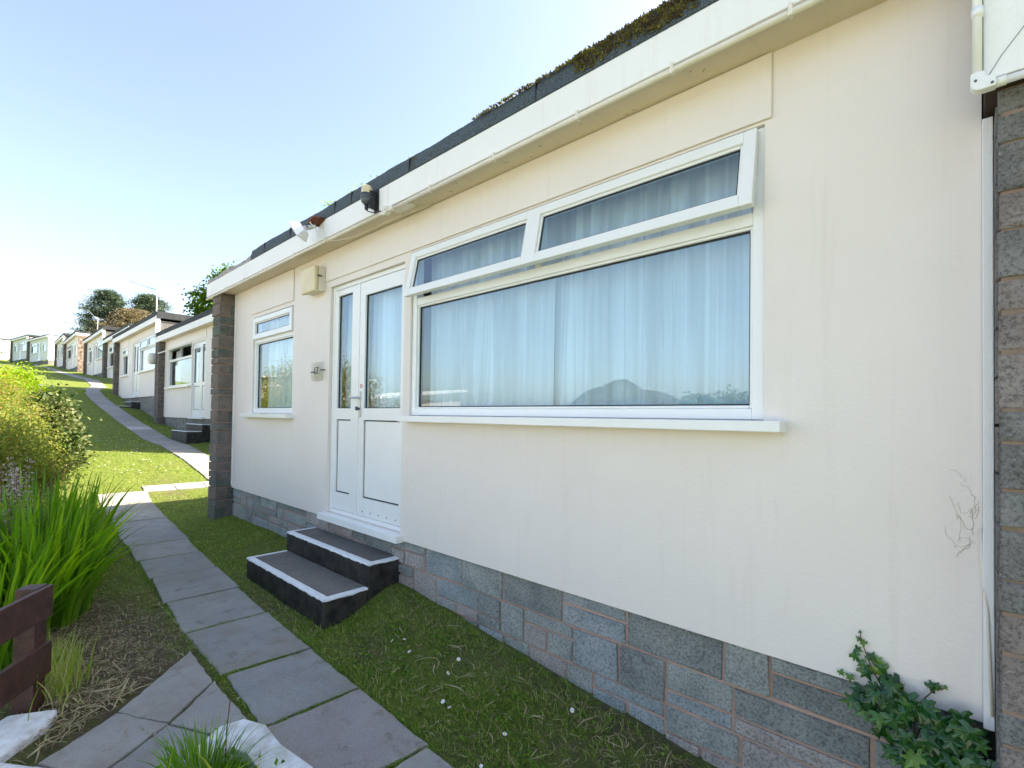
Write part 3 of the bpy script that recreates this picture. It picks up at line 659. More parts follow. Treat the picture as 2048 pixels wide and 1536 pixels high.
    def glazed(parent, x0, x1, z0, z1, y, tf=T):
        gasket(parent, x0, x1, z0, z1, y, tf); pane(parent, x0+.004, x1-.004, z0+.004, z1-.004, y+.006, tf)
    def window(x0, x1, z0, z1, ztr, mull, angs, name='window'):
        f = mb(T); f.ring(x0+.003, x1-.003, z0+.003, z1-.003, .050, .018, .085)
        f.box(x0+.053, x1-.053, .022, .083, ztr, ztr+.058)
        for m_ in mull: f.box(m_-.025, m_+.025, .022, .083, ztr+.058, z1-.053)
        f.ring(x0+.053, x1-.053, z0+.053, ztr, .014, .032, .060)          # bead
        wo_ = f.build(name, M['upvc'], root, bevel=bv)
        glazed(wo_, x0+.067, x1-.067, z0+.067, ztr-.014, .046)
        ex = [x0+.053] + [q for m_ in mull for q in (m_-.025, m_+.025)] + [x1-.053]
        for k in range(0, len(ex), 2):
            a, b_ = ex[k]-.026, ex[k+1]+.026; ang_ = angs[k//2]; H = z1-.018-(ztr+.043)
            tf0 = sash_tf(a, b_, z1-.018, .018, ang_)
            tf = lambda v, tf0=tf0: T(tf0(v))
            s = mb(tf); s.ring(a, b_, -H, 0, .055, -.034, 0.004); s.ring(a+.055, b_-.055, -H+.055, -.055, .014, -.022, -.006)
            so = s.build('opening_sash', M['upvc'], wo_, bevel=bv)
            glazed_p = [a+.069, b_-.069, -H+.069, -.069]
            q = mb(tf); q.ring(*glazed_p, .006, -.014, -.004); q.box(a+.071, b_-.071, -.012, -.008, -H+.071, -.071, 1); q.build('sash_pane', [M['gasket'], M['glass']], wo_)
        return wo_
    if style == 'boards': ang = (0, 0)
    window(*BW, .872, [-1.955], ang)
    window(*SW, .878, [], [0.0 if not (not near and side_right_high and False) else .3])
    si = mb(T); si.box(-3.325 if not near else -3.27, -.56, -.10, .018, -.048, -.001); si.build('window_sill', M['upvc'], root, bevel=bv)
    si = mb(T); si.box(-6.76, -5.37, -.09, .018, -.048, -.001); si.build('window_sill', M['upvc'], root, bevel=bv)
    # ---------------- door
    f = mb(T); x0, x1, z0, z1 = DO
    f.ring(x0+.002, x1-.002, z0+.002, z1-.002, .038, .030, .10); f.box(-4.125, -4.087, .032, .098, z0+.040, z1-.040)
    dr = f.build('door_frame', M['upvc'], root, bevel=bv)
    th = mb(T); th.box(-4.64, -3.30, -.07, .028, -1.012, -.952); th.build('threshold', M['upvc'], root, bevel=bv)
    def leaf(name, a, b_, gl_, zt):
        q = mb(T); zb = z0+.044; za = zt
        # stiles, rails with two openings
        wallgrid(q, a, b_, zb, za, [(gl_[0], gl_[1], .06, gl_[2]), (gl_[0], gl_[1], -.745, -.045)], .036, .085)
        lo = q.build(name, M['upvc'], root, bevel=bv)
        glazed(lo, gl_[0], gl_[1], .06, gl_[2], .052)
        p = mb(T); p.box(gl_[0]+.012, gl_[1]-.012, .050, .070, -.733, -.057); p.build('door_panel', M['upvc'], lo)
        gasket(lo, gl_[0], gl_[1], -.745, -.045, .051, T, .012)
        return lo
    leaf('side_light', -4.550, -4.129, (-4.49, -4.225, 1.150), z1-.044)
    dl = leaf('door', -4.083, -3.382, (-3.995, -3.425, 1.085), z1-.044)
    if near:
        h = mb(T); h.box(-4.068, -4.040, .026, .036, -.02, .215); h.tube([(-4.054, .03, .155), (-4.054, -.015, .155)], .009)
        h.tube([(-4.050, -.015, .155), (-4.10, -.02, .155), (-4.165, -.012, .157)], .009); h.build('door_handle', M['metal'], dl, smooth=False)
        h = mb(T); h.tube([(-4.054, .026, .055), (-4.054, .010, .055)], .011, 12); h.box(-4.06, -4.048, -.012, .010, .04, .075); h.build('lock', M['dkgrey'], dl)
        h = mb(T)
        c_ = []
        for k in range(17): an = k/16*2*math.pi; c_.append((-4.040+.0165*math.cos(an), .033, .262+.0165*math.sin(an)))
        h.tube(c_, .0022, 6, cap=False); h.build('round_sticker', M['red'], dl)
        for k in range(5): h = mb(T); h.tube([(-3.98+k*.13, .031, -.865), (-3.98+k*.13, .0355, -.865)], .005, 8); h.build('screw', M['dkgrey'], dl)
    # curtains
    if near:
        c = mb(T); random.seed(2)
        curtain(c, -3.20, -1.93, -.02, 1.34, .17, .030, .098, .3); curtain(c, -1.96, -.70, -.02, 1.34, .185, .030, .112, 1.7)
        c.build('curtain', M['curtain'], root, smooth=True, recalc=False)
        c = mb(T); curtain(c, -4.52, -4.14, -.06, 1.2, .15, .014, .08, .9); c.build('curtain', M['curtain'], root, smooth=True, recalc=False)
        c = mb(T); curtain(c, -4.05, -3.40, -.06, 1.14, .15, .016, .085, 2.2); c.build('curtain', M['curtain'], root, smooth=True, recalc=False)
        c = mb(T); curtain(c, -6.55, -5.47, -.02, 1.16, .17, .016, .095, 4); c.build('curtain', M['curtain'], root, smooth=True, recalc=False)
    else:
        c = mb(T)
        if blinds: c.box(-3.17, -.72, .13, .135, .05, 1.22); c.build('blind', M['blind'], root)
        else:
            curtain(c, -3.17, -2.5, -.02, 1.25, .2, .02, .15, 1); c.build('curtain', M['curtain'], root, smooth=True, recalc=False); c = mb(T); curtain(c, -1.3, -.72, -.02, 1.25, .2, .02, .15, 1); c.build('curtain', M['curtain'], root, smooth=True, recalc=False)
    return root

SEC = 'chalets in the row'
c1 = chalet('nearest cream chalet with net curtains and two top windows propped open', (0, 2.30, 0), near=True, low=2.1, xr=.035)
# right-hand neighbour, one step lower: end pillar, white end board, conduit
root = empty('chalet', (.35, 2.3, -2.2), 'neighbouring chalet at the right edge with stone pillar and white end board', 'chalet', SEC)
def TR(v): return (v[0]-.35, v[1]-2.3, v[2]+2.2)
q = MB(TR); q.box(.075, 1.6, 2.122, 2.6, -2.2, 1.034); q.build('mortar_backing', M['mortar_brown'], root)
q = MB(TR); random.seed(14)
blocks(q, .064, 1.6, -2.15, 1.034, lambda a, c, e: (a, 2.114-e, c), [.115, .15, .095, .18, .12, .10, .155], (.30, .46), 2, .0, .013, jit=.006)
for z in np.arange(-2.1, .98, .15): q.box(.064, .12, 2.135, 2.30, z, min(z+.14, .99), random.randrange(2))
q.build('pillar', SR, root)
q = MB(TR); q.box(.045, .16, 2.078, 2.46, 1.06, 1.79); q.build('party_wall', M['panelgrey'], root)
q = MB(TR); q.box(.036, 1.6, 2.055, 2.075, 1.045, 1.80); q.build('end_board', M['fascia'], root, bevel=.004)
q = MB(TR); q.box(.04, 1.6, 2.08, 8.4, 1.036, 1.05); q.build('soffit', simple('dark_timber', (.06, .035, .025), .8), root)
q = MB(TR); q.box(.04, 1.6, 2.08, 8.4, 1.052, 1.20); q.build('roof', M['feltfar'], root)
q = MB(TR); q.box(.16, 1.6, 2.62, 8.4, -2.2, 1.005); q.build('wall', M['cream'], root)
q = MB(TR); q.box(.0355, .0625, 2.255, 2.299, -1.0, 1.02); q.build('corner_trim', M['fascia'], root, bevel=.003)
q = MB(TR); q.tube([(.030, 2.275, -.35), (.034, 2.262, -.5), (.046, 2.255, -.62), (.056, 2.25, -.95)], .0045); q.build('loose_cable', M['conduit'], root, smooth=True)
q = MB(TR); q.tube([(.022, 2.035, 1.9), (.022, 2.035, 1.05)], .0115, 14); q.tube([(.062, 2.045, 1.022), (1.6, 2.045, 1.022)], .0115, 14)
q.tube([(.022, 2.035, 1.235), (.022, 2.035, 1.265)], .0142, 14); q.tube([(.060, 2.045, 1.022), (.085, 2.045, 1.022)], .0140, 14)
q.build('conduit', M['upvc'], root, smooth=True)
q = MB(TR)
pts = [(.006, 1.06)] + [(.030+.024*math.cos(a), 1.028+.024*math.sin(a)) for a in np.linspace(math.pi, 1.5*math.pi, 8)] + [(.062, 1.004), (.062, 1.040), (.040, 1.042), (.038, 1.06)]
k = len(pts); q.add([(p[0], 2.018, p[1]) for p in pts]+[(p[0], 2.052, p[1]) for p in pts], [list(range(k)), [k+i for i in range(k)][::-1]]+[(i, (i+1) % k, k+(i+1) % k, k+i) for i in range(k)])
q.build('conduit_elbow', M['upvc'], root, bevel=.003)
for p in ((.018, 1.034), (.054, 1.014)): q = MB(TR); q.tube([(p[0], 2.0145, p[1]), (p[0], 2.019, p[1])], .0036, 8); q.build('screw', M['dkgrey'], root)
q = MB(TR); q.tube([(.045, 2.053, 1.052), (.075, 2.0535, 1.105), (.13, 2.0535, 1.18)], .0009, 5); q.build('thin_wire', M['dkgrey'], root)

# ------------------------------------------------------------------ far units: (wall right x, Y, dz, sx, ...)
def far(label, xleft_outer, xright, Y, dz, rz=0, **kw):
    sx = (xright-xleft_outer)/7.62; kw.setdefault('group', SEC)
    a = (xright, Y, dz)
    return chalet(label, a, rz, sx, **kw)
tag(c1, group=SEC)
U = {}
U[2] = far('cream chalet beyond the sunlit gap, top windows propped wide open, behind the near stone pillar', -20.75, -12.9, 4.27, .83, mirror=True, ang=(1.12, 1.12))
U[3] = far('cream chalet with tall aerial on its roof and white oval lamp beside its window', -29.2, -20.95, 4.27, 1.59, side_right_high=True, blinds=True, ang=(.12, 0))
U[4] = far('chalet mostly hidden behind the pillar of the aerial chalet, one narrow window in view', -40.6, -32.6, 5.35, 2.74, mirror=True, ang=(0, 0), low=2.6)
U[5] = far('cream chalet with small branched aerial, fourth along past the gap', -49.8, -40.9, 5.35, 3.57, side_right_high=True, ang=(0, 0))
U[6] = far('chalet with brown rubble stone end wall lit by the sun', -63.2, -54.6, 5.3, 4.73, mirror=True, right_end='rubble', ang=(0, 0), low=2.6)
U[7] = far('chalet one step above the rubble-ended chalet, thin mast on its roof', -72.2, -63.6, 5.3, 5.50, side_right_high=True, ang=(0, 0))
U[8] = far('chalet clad in pale boards with white boarded end wall facing the sun', -78.25-7.62, -78.25, 5.0, 6.92, rz=R(9.5), mirror=True, style='boards', right_end='boards', low=2.6)
U[9] = far('farthest full chalet in pale boards above the hedge', -85.8-7.62, -85.8, 3.72, 7.5, rz=R(9.5), style='boards', side_right_high=True)
# white end building, far left
root = empty('chalet', (-118, -3.0, 7.5), 'plain white boarded building end at the left edge above the hedge', 'chalet', SEC, R(14))
q = MB(); q.box(-12, 0, 0, 8, -3, 4.35); q.build('wall', M['boards'], root)
q = MB(); q.box(-12.1, .1, -.1, 8.1, 4.352, 4.5); q.build('roof', M['feltfar'], root)

# opposite row down the bank: low chalets whose pale roofs show in the small window
def opposite(x, y, label):
    z = G(x, y); root = empty('chalet', (x, y, z), label, 'chalet', 'chalets down the bank on the other side')
    q = MB(); wallgrid(q, -4, 4, -.5, 2.3, [(-2.6, -.6, .9, 1.9), (.6, 1.4, 0, 2.0), (2.0, 3.2, .9, 1.9)], 2.9, 3.0); q.box(-4, 4, -3, -2.9, -.5, 2.3); q.box(-4, -3.9, -2.9, 2.9, -.5, 2.3); q.box(3.9, 4, -2.9, 2.9, -.5, 2.3); q.build('wall', M['cream'], root)
    q = MB(); q.add([(-4.3, 3.4, 2.3), (4.3, 3.4, 2.3), (4.3, -3.4, 3.0), (-4.3, -3.4, 3.0), (-4.3, 3.4, 2.45), (4.3, 3.4, 2.45), (4.3, -3.4, 3.15), (-4.3, -3.4, 3.15)], [(0, 1, 2, 3), (4, 5, 6, 7), (0, 1, 5, 4), (1, 2, 6, 5), (2, 3, 7, 6), (3, 0, 4, 7)]); q.build('roof', M['blind'], root)
    q = MB()
    for a, b_ in ((-2.6, -.6), (2.0, 3.2)): q.ring(a, b_, .9, 1.9, .06, 2.92, 2.98)
    q.ring(.6, 1.4, 0, 2.0, .06, 2.92, 2.98); q.build('window_frame', M['upvc'], root)
for i, (x, y) in enumerate([(-30, -15), (-41, -14.5), (-52, -14), (-63, -13), (-19, -15.5), (-8, -16), (3, -16.5)]):
    opposite(x, y, ['pale roofed chalet down the bank reflected in the small window', 'second pale roofed chalet down the bank in the reflection', 'third pale roofed chalet down the bank in the reflection', 'highest pale roofed chalet down the bank in the reflection', 'pale roofed chalet down the bank opposite the gap', 'pale roofed chalet down the bank opposite the nearest chalet', 'lowest pale roofed chalet down the bank at the right'][i])
BOUNCE = MB(); xs_ = np.arange(-80, 30, 2.0)  # unseen pale strip added to bounce warm sunlight up onto soffit and wall
for i in range(len(xs_)-1):
    a, b_ = float(xs_[i]), float(xs_[i+1]); BOUNCE.quad((a, -10.5, G(a, -10.5)+.03), (b_, -10.5, G(b_, -10.5)+.03), (b_, -5.5, G(b_, -5.5)+.03), (a, -5.5, G(a, -5.5)+.03))
tag(BOUNCE.build('road', simple('pale_concrete_road', (.52, .46, .38), .9, (.45, .40, .33), 3)), kind='structure')

# ------------------------------------------------------------------ concrete door steps
def steps(label, P, sx=1, w_=1.50, group='painted concrete door steps'):
    """P = (left x, wall y, z eye-relative offset)"""
    root = empty('door_steps', (P[0]+w_/2, P[1]-.3, P[2]-1.52), label, 'steps', group)
    ox, oy, oz = w_/2, .3, 1.52
    def Tt(v): return (v[0]-ox, v[1]+oy-0, v[2]+oz)
    # profile: y from 0 (wall) to -.64; local z eye-relative
    def block(mb, xa, xb, ya, yb, za, zb):
        mb.box(xa, xb, ya, yb, za, zb)
    b1 = MB(Tt); n_ = 26
    # side/front skins with an uneven foot
    b1.box(0, w_, -.28, .02, -1.75, -1.155); b1.box(0, w_, -.64, -.281, -1.75, -1.335)
    b1.build('painted_sides', M['blackpaint'], root, bevel=.012)
    t = MB(Tt); t.box(.060, w_-.060, -.224, .018, -1.150, -1.1435); t.box(.060, w_-.060, -.584, -.286, -1.330, -1.3235); t.build('tread', M['steptop'], root)
    e = MB(Tt); random.seed(4)
    def band(x0, y0, x1, y1, z, wv=.052):
        L = math.hypot(x1-x0, y1-y0); k = max(3, int(L/.03)); nx_, ny_ = (y0-y1)/L, (x1-x0)/L; o_ = len(e.v)
        for i in range(k+1):
            t_ = i/k; px, py = x0+(x1-x0)*t_, y0+(y1-y0)*t_; j1 = random.uniform(-.0012, .0012); j2 = random.uniform(.001, .009)+.004*max(0, math.sin(i*.9+x0))**6
            e.v += [(px+nx_*(wv+j1), py+ny_*(wv+j1), z), (px+nx_*.006, py+ny_*.006, z), (px-nx_*.0022, py-ny_*.0022, z-.008), (px-nx_*.0022, py-ny_*.0022, z-.010-j2)]
        for i in range(k):
            for j in range(3): e.f.append([o_+i*4+j, o_+(i+1)*4+j, o_+(i+1)*4+j+1, o_+i*4+j+1]); e.mi.append(0)
    for zt, ya, yb in ((-1.151, -.28, .0), (-1.331, -.64, -.285)):
        band(0, ya, w_, ya, zt+.004)
        band(w_, ya+.0, w_, yb, zt+.0045); band(0, yb, 0, ya, zt+.0045)
    e.build('white_edge', M['edgewhite'], root, recalc=False)
    return root
steps('black painted steps with white edges below the nearest door', (-4.875, 2.325, 0))
steps('black steps with white edge below the door beside the near stone pillar', (-16.55, 4.29, .83))
steps('dark steps in front of the aerial chalet door', (-25.9, 4.29, 1.55))
steps('dark steps below the door of the fourth chalet past the gap', (-46.2, 5.37, 3.45))
steps('small dark steps at the chalet hidden behind the aerial chalet pillar', (-36.4, 5.37, 2.60))
steps('small dark steps at the rubble-ended chalet', (-58.6, 5.32, 4.45))
steps('small dark steps one chalet above the rubble-ended chalet', (-68.4, 5.32, 5.3))
steps('small dark steps at the pale boarded chalet', (-82.3, 4.55, 6.65))

# ------------------------------------------------------------------ fittings on the near chalet
# conduit under the fascia with clips
root = empty('conduit_pipe', (-5.4, 2.085, 1.57), 'cream conduit pipe clipped along the bottom of the nearest fascia', 'pipe')
def TC(v): return (v[0]+5.4, v[1]-2.085, v[2]-1.57)
q = MB(TC); q.tube([(-7.78, 2.092, 1.577), (-5, 2.093, 1.580), (-3.36, 2.092, 1.577)], .0135, 12); q.tube([(-3.20, 2.092, 1.577), (-1.5, 2.093, 1.581), (.01, 2.093, 1.578)], .0135, 12); q.build('pipe', M['conduit'], root, smooth=True)
for x in (-7.0, -6.35, -5.75, -4.95, -4.3, -2.75, -2.12, -1.5, -.98, -.5):
    q = MB(TC); q.box(x-.008, x+.008, 2.077, 2.108, 1.562, 1.612); q.build('clip', M['conduit'], root, bevel=.003)
root = empty('junction_box', (-3.28, 2.08, 1.57), 'round cream junction box on the fascia conduit under the grey sensor', 'junction box')
q = MB(lambda v: (v[0]+3.28, v[1]-2.08, v[2]-1.57)); q.tube([(-3.28, 2.055, 1.572), (-3.28, 2.10, 1.572)], .036, 20); q.box(-3.37, -3.19, 2.066, 2.098, 1.557, 1.588)
q.box(-3.24, -3.03, 2.10, 2.17, 1.567, 1.590); q.build('body', M['conduit'], root, bevel=.003)
for dx in (-.018, .018): q = MB(lambda v: (v[0]+3.28, v[1]-2.08, v[2]-1.57)); q.tube([(-3.28+dx, 2.052, 1.572), (-3.28+dx, 2.056, 1.572)], .004, 8); q.build('screw', M['dkgrey'], root)
# sensor lamp
root = empty('light_sensor', (-3.47, 2.03, 1.70), 'grey light sensor with cream domed cap on the fascia', 'sensor')
def TS(v): return (v[0]+3.47, v[1]-2.03, v[2]-1.70)
def lathe(mb, cx, cy, prof, seg=24):
    o_ = len(mb.v)
    for (rr_, z) in prof:
        for k in range(seg): mb.v.append((cx+rr_*math.cos(2*math.pi*k/seg), cy+rr_*math.sin(2*math.pi*k/seg), z))
    for i in range(len(prof)-1):
        for k in range(seg): mb.f.append([o_+i*seg+k, o_+i*seg+(k+1) % seg, o_+(i+1)*seg+(k+1) % seg, o_+(i+1)*seg+k]); mb.mi.append(0)
q = MB(TS); lathe(q, -3.47, 2.02, [(.001, 1.655), (.022, 1.655), (.040, 1.675), (.045, 1.70), (.050, 1.702), (.050, 1.712), (.045, 1.714), (.045, 1.728), (.050, 1.730), (.050, 1.738), (.043, 1.740)]); q.build('body', M['dkgrey'], root, smooth=False)
q = MB(TS); lathe(q, -3.47, 2.02, [(.0425, 1.740), (.0425, 1.775), (.039, 1.792), (.028, 1.804), (.001, 1.808)]); q.build('dome', M['yellowed'], root, smooth=True)
q = MB(TS); lathe(q, -3.47, 2.02, [(.001, 1.615), (.013, 1.615), (.016, 1.635), (.014, 1.656)], 12); q.build('gland', M['black'], root)
q = MB(TS); q.box(-3.44, -3.425, 2.02, 2.089, 1.62, 1.76); q.box(-3.46, -3.40, 2.080, 2.0885, 1.60, 1.78); q.build('bracket', M['black'], root)
q = MB(TS); q.tube([(-3.47, 2.02, 1.62), (-3.45, 2.015, 1.60), (-3.42, 2.03, 1.585), (-3.37, 2.05, 1.575), (-3.33, 2.06, 1.58)], .004, 6); q.build('cable', M['black'], root)
# flood light
root = empty('flood_light', (-4.42, 1.98, 1.70), 'white flood light tilted down on a rusty bracket at the roof edge', 'light')
def TF(v): return v
ax = Vector((-.62, -.55, -.56)).normalized(); a2 = Vector((.66, -.75, 0)).normalized(); a3 = ax.cross(a2)
c0 = Vector((.045, -.07, -.045))
q = MB(); fs = [(0, .055, .045), (.05, .085, .065), (.06, .092, .072), (.072, .092, .072)]
ring_ = []
for (t_, hw, hh) in fs: ring_ += [c0+ax*(t_-.02)+a2*hw*i+a3*hh*j for i, j in ((-1, -1), (1, -1), (1, 1), (-1, 1))]
q.add(ring_, [(0, 1, 2, 3)]+[(i*4+k, i*4+(k+1) % 4, (i+1)*4+(k+1) % 4, (i+1)*4+k) for i in range(3) for k in range(4)]+[(12, 13, 14, 15)]); q.build('housing', M['blind'], root, bevel=.006)
q = MB(); q.obox(c0+ax*.054, (a2, a3, ax), (.078, .058, .001)); q.build('lens', M['metal'], root)
q = MB(); q.tube([c0-ax*.02, Vector((0, 0, 0)), Vector((.03, .06, .03))], .022, 12); q.build('knuckle', M['metal'], root)
q = MB(); q.obox((.045, .07, .065), (Vector((1, 0, .3)).normalized(), Vector((0, 1, 0)), Vector((-.3, 0, 1)).normalized()), (.06, .07, .006)); q.obox((.07, .10, .10), (Vector((1, 0, -.3)).normalized(), Vector((0, 1, 0)), Vector((.3, 0, 1)).normalized()), (.055, .04, .005)); q.build('bracket', M['rust'], root)
q = MB(); q.tube([(.02, .02, .06), (.07, -.01, .03), (.12, .05, -.06), (.16, .085, -.11), (.20, .09, -.13)], .0045, 6); q.build('cable', M['conduit'], root, smooth=True)
root = empty('loose_cable', (-3.9, 2.15, 1.58), 'thin white cable drooping under the soffit between sensor and flood light', 'cable')
q = MB(lambda v: (v[0]+3.9, v[1]-2.15, v[2]-1.58)); q.tube([(-4.22, 2.09, 1.565), (-4.1, 2.13, 1.555), (-3.9, 2.17, 1.55), (-3.6, 2.19, 1.562), (-3.3, 2.21, 1.575), (-3.05, 2.235, 1.572), (-2.98, 2.26, 1.585), (-3.02, 2.24, 1.596), (-3.12, 2.2, 1.594)], .0035, 6); q.build('cable', M['conduit'], root, smooth=True)
# alarm box
root = empty('alarm_box', (-4.84, 2.25, 1.34), 'yellowed plastic alarm box on the wall left of the nearest door', 'alarm box')
def TA(v): return (v[0]+4.84, v[1]-2.25, v[2]-1.34)
q = MB(TA); q.box(-5.0, -4.695, 2.185, 2.225, 1.215, 1.475); q.build('cover', M['yellowed'], root, bevel=.014)
q = MB(TA); q.box(-4.99, -4.70, 2.228, 2.30, 1.225, 1.47); q.build('back_box', M['conduit'], root, bevel=.006)
q = MB(TA); q.box(-4.71, -4.692, 2.210, 2.26, 1.365, 1.378); q.build('catch', M['dkgrey'], root)
# number plate
root = empty('number_plate', (-4.79, 2.27, .43), 'clear square house number plate reading 17 beside the nearest door', 'number plate')
def TN(v): return (v[0]+4.79, v[1]-2.27, v[2]-.43)
q = MB(TN); rr_ = .03; pts = []
for cx_, cz_, a0 in ((.095, .065, 0), (-.095, .065, 90), (-.095, -.065, 180), (.095, -.065, 270)):
    for k in range(6): an = R(a0+k*18); pts.append((-4.79+cx_+rr_*math.cos(an), .43+cz_+rr_*math.sin(an)))
k = len(pts); q.add([(p[0], 2.272, p[1]) for p in pts]+[(p[0], 2.277, p[1]) for p in pts], [list(range(k)), [k+i for i in range(k)][::-1]]+[(i, (i+1) % k, k+(i+1) % k, k+i) for i in range(k)])
q.build('plate', M['acrylic'], root)
q = MB(TN); q.tube([(-4.905, 2.275, .425), (-4.905, 2.299, .425)], .006, 8); q.tube([(-4.675, 2.275, .44), (-4.675, 2.299, .44)], .006, 8)
q.box(-4.915, -4.845, 2.266, 2.2715, .419, .433); q.box(-4.715, -4.665, 2.266, 2.2715, .433, .447); q.build('fixing', M['dkgrey'], root)
def text(body, size, loc, parent, mat, rz=0):
    cu = bpy.data.curves.new('digits', 'FONT'); cu.body = body; cu.size = size; cu.extrude = .001; cu.align_x = 'CENTER'; cu.align_y = 'CENTER'
    tmp = bpy.data.objects.new('tmp', cu); COL.objects.link(tmp); bpy.context.view_layer.update()
    me = bpy.data.meshes.new_from_object(tmp.evaluated_get(bpy.context.evaluated_depsgraph_get())); bpy.data.objects.remove(tmp)
    me.materials.clear(); me.materials.append(mat)
    o_ = bpy.data.objects.new('digits', me); COL.objects.link(o_); o_.parent = parent; o_.location = loc; o_.rotation_euler = (R(90), 0, 0); return o_
text('17', .105, (-.012, -.003, .004), root, M['black'])

random.seed(31); M['deadroot'] = simple('dead_root', (.50, .45, .38), .9)
root = c1
for k in range(16):
    q = MB(lambda v: (v[0], v[1]-2.3, v[2]-BASE.z)); p = Vector((random.uniform(-.03, .02), 2.2985, random.uniform(-.46, -.20))); pts = [p.copy()]; an = random.uniform(0, 6.28)
    for i in range(9): an += random.gauss(0, .6); p = p+Vector((math.cos(an)*.006, 0, math.sin(an)*.010)); p.x = min(p.x, .026); pts.append(p.copy())
    q.tube(pts, random.uniform(.0004, .0008), 4); q.build('dead_ivy_root', M['deadroot'], root)
for k in range(26):
    x0 = random.uniform(-6.5, -.1); q = MB(lambda v: (v[0], v[1]-2.3, v[2]-BASE.z)); y0 = random.uniform(2.16, 2.29)
    q.tube([(x0, y0, 1.5985), (x0+random.uniform(-.012, .012), y0+random.uniform(-.008, .008), 1.597), (x0+random.uniform(-.02, .02), y0+random.uniform(-.008, .008), 1.5985)], .0009, 4); q.build('cobweb', M['stem'], root)
# lamp and aerials on the far chalets
root = empty('wall_lamp', (-20.97, 4.0, 1.87), 'white oval lamp on the pillar side of the aerial chalet', 'lamp')
q = MB(); lathe(q, 0, 0, [(.001, -.2), (.09, -.19), (.13, -.1), (.14, 0), (.13, .1), (.09, .19), (.001, .2)], 16); q.build('diffuser', M['conduit'], root, smooth=True)
def aerial(label, P, h, boom=None, els=9, dish=False):
    root = empty('aerial', P, label, 'aerial', 'roof aerials')
    q = MB(); q.tube([(0, 0, 0), (.01, 0, h)], .022 if h > 1 else .03, 6); q.build('mast', M['blind'], root)
    if boom:
        b_ = Vector(boom); q = MB(); s0 = Vector((.0, 0, h-.05)); q.tube([s0, s0+b_], .014, 6)
        side = b_.cross(Vector((0, 0, 1))).normalized(); upv = side.cross(b_).normalized()
        for i in range(els): c = s0+b_*(.18+.8*i/(els-1)); q.tube([c-side*.09, c+side*.09], .010, 5)
        for sgn in (-1, 1): q.obox(s0+b_*.12+upv*.10*sgn*.6, (b_.normalized(), side, upv), (.16, .20, .008))
        q.build('boom', M['metal'], root)
    if dish:
        q = MB(); q.tube([(-.1, -.05, h*.42), (.1, .05, h*.42)], .07, 10); q.build('amplifier', M['black'], root)
    return root
aerial('tall television aerial on the chalet roof with long boom to the left', (-25.4, 4.95, 3.50), 1.75, (-1.05, -.75, .42), 12, True)
aerial('short white aerial in front of the conifers', (-46.9, 5.6, 5.45), 1.3, (-.6, -.5, .75), 6)
aerial('thin mast far up the row', (-77.5, 6.5, 7.3), 3.1, (.5, .3, 0), 4)

# ------------------------------------------------------------------ fence, kerbs, planter
root = empty('fence', (-3.50, .19, -1.55), 'low dark brown wooden fence with post and two rails beside the path', 'fence')
fd = Vector((.836, -.549, 0)).normalized(); fn = Vector((fd.y*-1, fd.x, 0)); up = Vector((0, 0, 1))
pc = Vector((0, 0, 0))
q = MB(); q.obox(pc+up*.315, (fd, fn, up), (.045, .045, .335)); q.build('post', M['brownwood'], root, bevel=.004)
for zc in (.565, .275):
    q = MB(); q.obox(pc+fn*.058+fd*.70+up*zc, (fd, fn, up), (.745, .012, .080)); q.build('rail', M['brownwood'], root, bevel=.003)
q = MB(); q.obox(pc+fd*1.40+up*.30, (fd, fn, up), (.045, .045, .32)); q.build('post', M['brownwood'], root, bevel=.004)
def stonepoly(name, label, pts, z0, z1, mat, cat, grp=None, seed=1):
    cx_ = sum(p[0] for p in pts)/len(pts); cy_ = sum(p[1] for p in pts)/len(pts)
    b_ = bmesh.new(); k = len(pts); random.seed(seed)
    vb = [b_.verts.new((p[0]-cx_, p[1]-cy_, 0)) for p in pts]; vt = [b_.verts.new(((p[0]-cx_)*.96, (p[1]-cy_)*.96, z1-z0+random.uniform(-.008, .008))) for p in pts]
    b_.faces.new(vt); b_.faces.new(vb[::-1])
    for i in range(k): b_.faces.new((vb[i], vb[(i+1) % k], vt[(i+1) % k], vt[i]))
    bmesh.ops.recalc_face_normals(b_, faces=b_.faces); me = bpy.data.meshes.new(name); b_.to_mesh(me); b_.free(); me.materials.append(mat)
    o_ = bpy.data.objects.new(name, me); COL.objects.link(o_); o_.location = (cx_, cy_, z0); tag(o_, label, cat, grp)
    bv_ = o_.modifiers.new('bevel', 'BEVEL'); bv_.width = .015; bv_.segments = 3; return o_
stonepoly('kerb_stone', 'white painted stone at the foot of the brown fence post', [(-3.46, .12), (-3.36, .30), (-3.24, .25), (-3.08, .07), (-2.95, -.1), (-3.1, -.25)], -1.62, -1.50, M['whitepaint'], 'kerb stone', 'white painted kerb stones', 2)
stonepoly('kerb_stone', 'white painted kerb cut off by the bottom left corner', [(-3.055, .085), (-2.85, .22), (-2.60, .10), (-2.45, -.2), (-2.7, -.4)], -1.62, -1.495, M['whitepaint'], 'kerb stone', 'white painted kerb stones', 3)
root = empty('planter', (-2.02, .62, -1.58), 'white painted octagonal planter overflowing with grass at the bottom edge', 'planter')
outer = [(-2.10, .34), (-2.30, .545), (-2.475, .76), (-2.44, .85), (-2.34, .908), (-2.15, .900), (-1.90, .925), (-1.66, .78), (-1.62, .47), (-1.84, .30)]
cx_, cy_ = -2.04, .625
inner = [(cx_+(p[0]-cx_)*.58, cy_+(p[1]-cy_)*.55) for p in outer]
k = len(outer); q = MB(lambda v: (v[0]+2.02, v[1]-.62, v[2]+1.58)); ZT = -1.40; random.seed(8); j = [random.uniform(-.008, .008) for _ in outer]
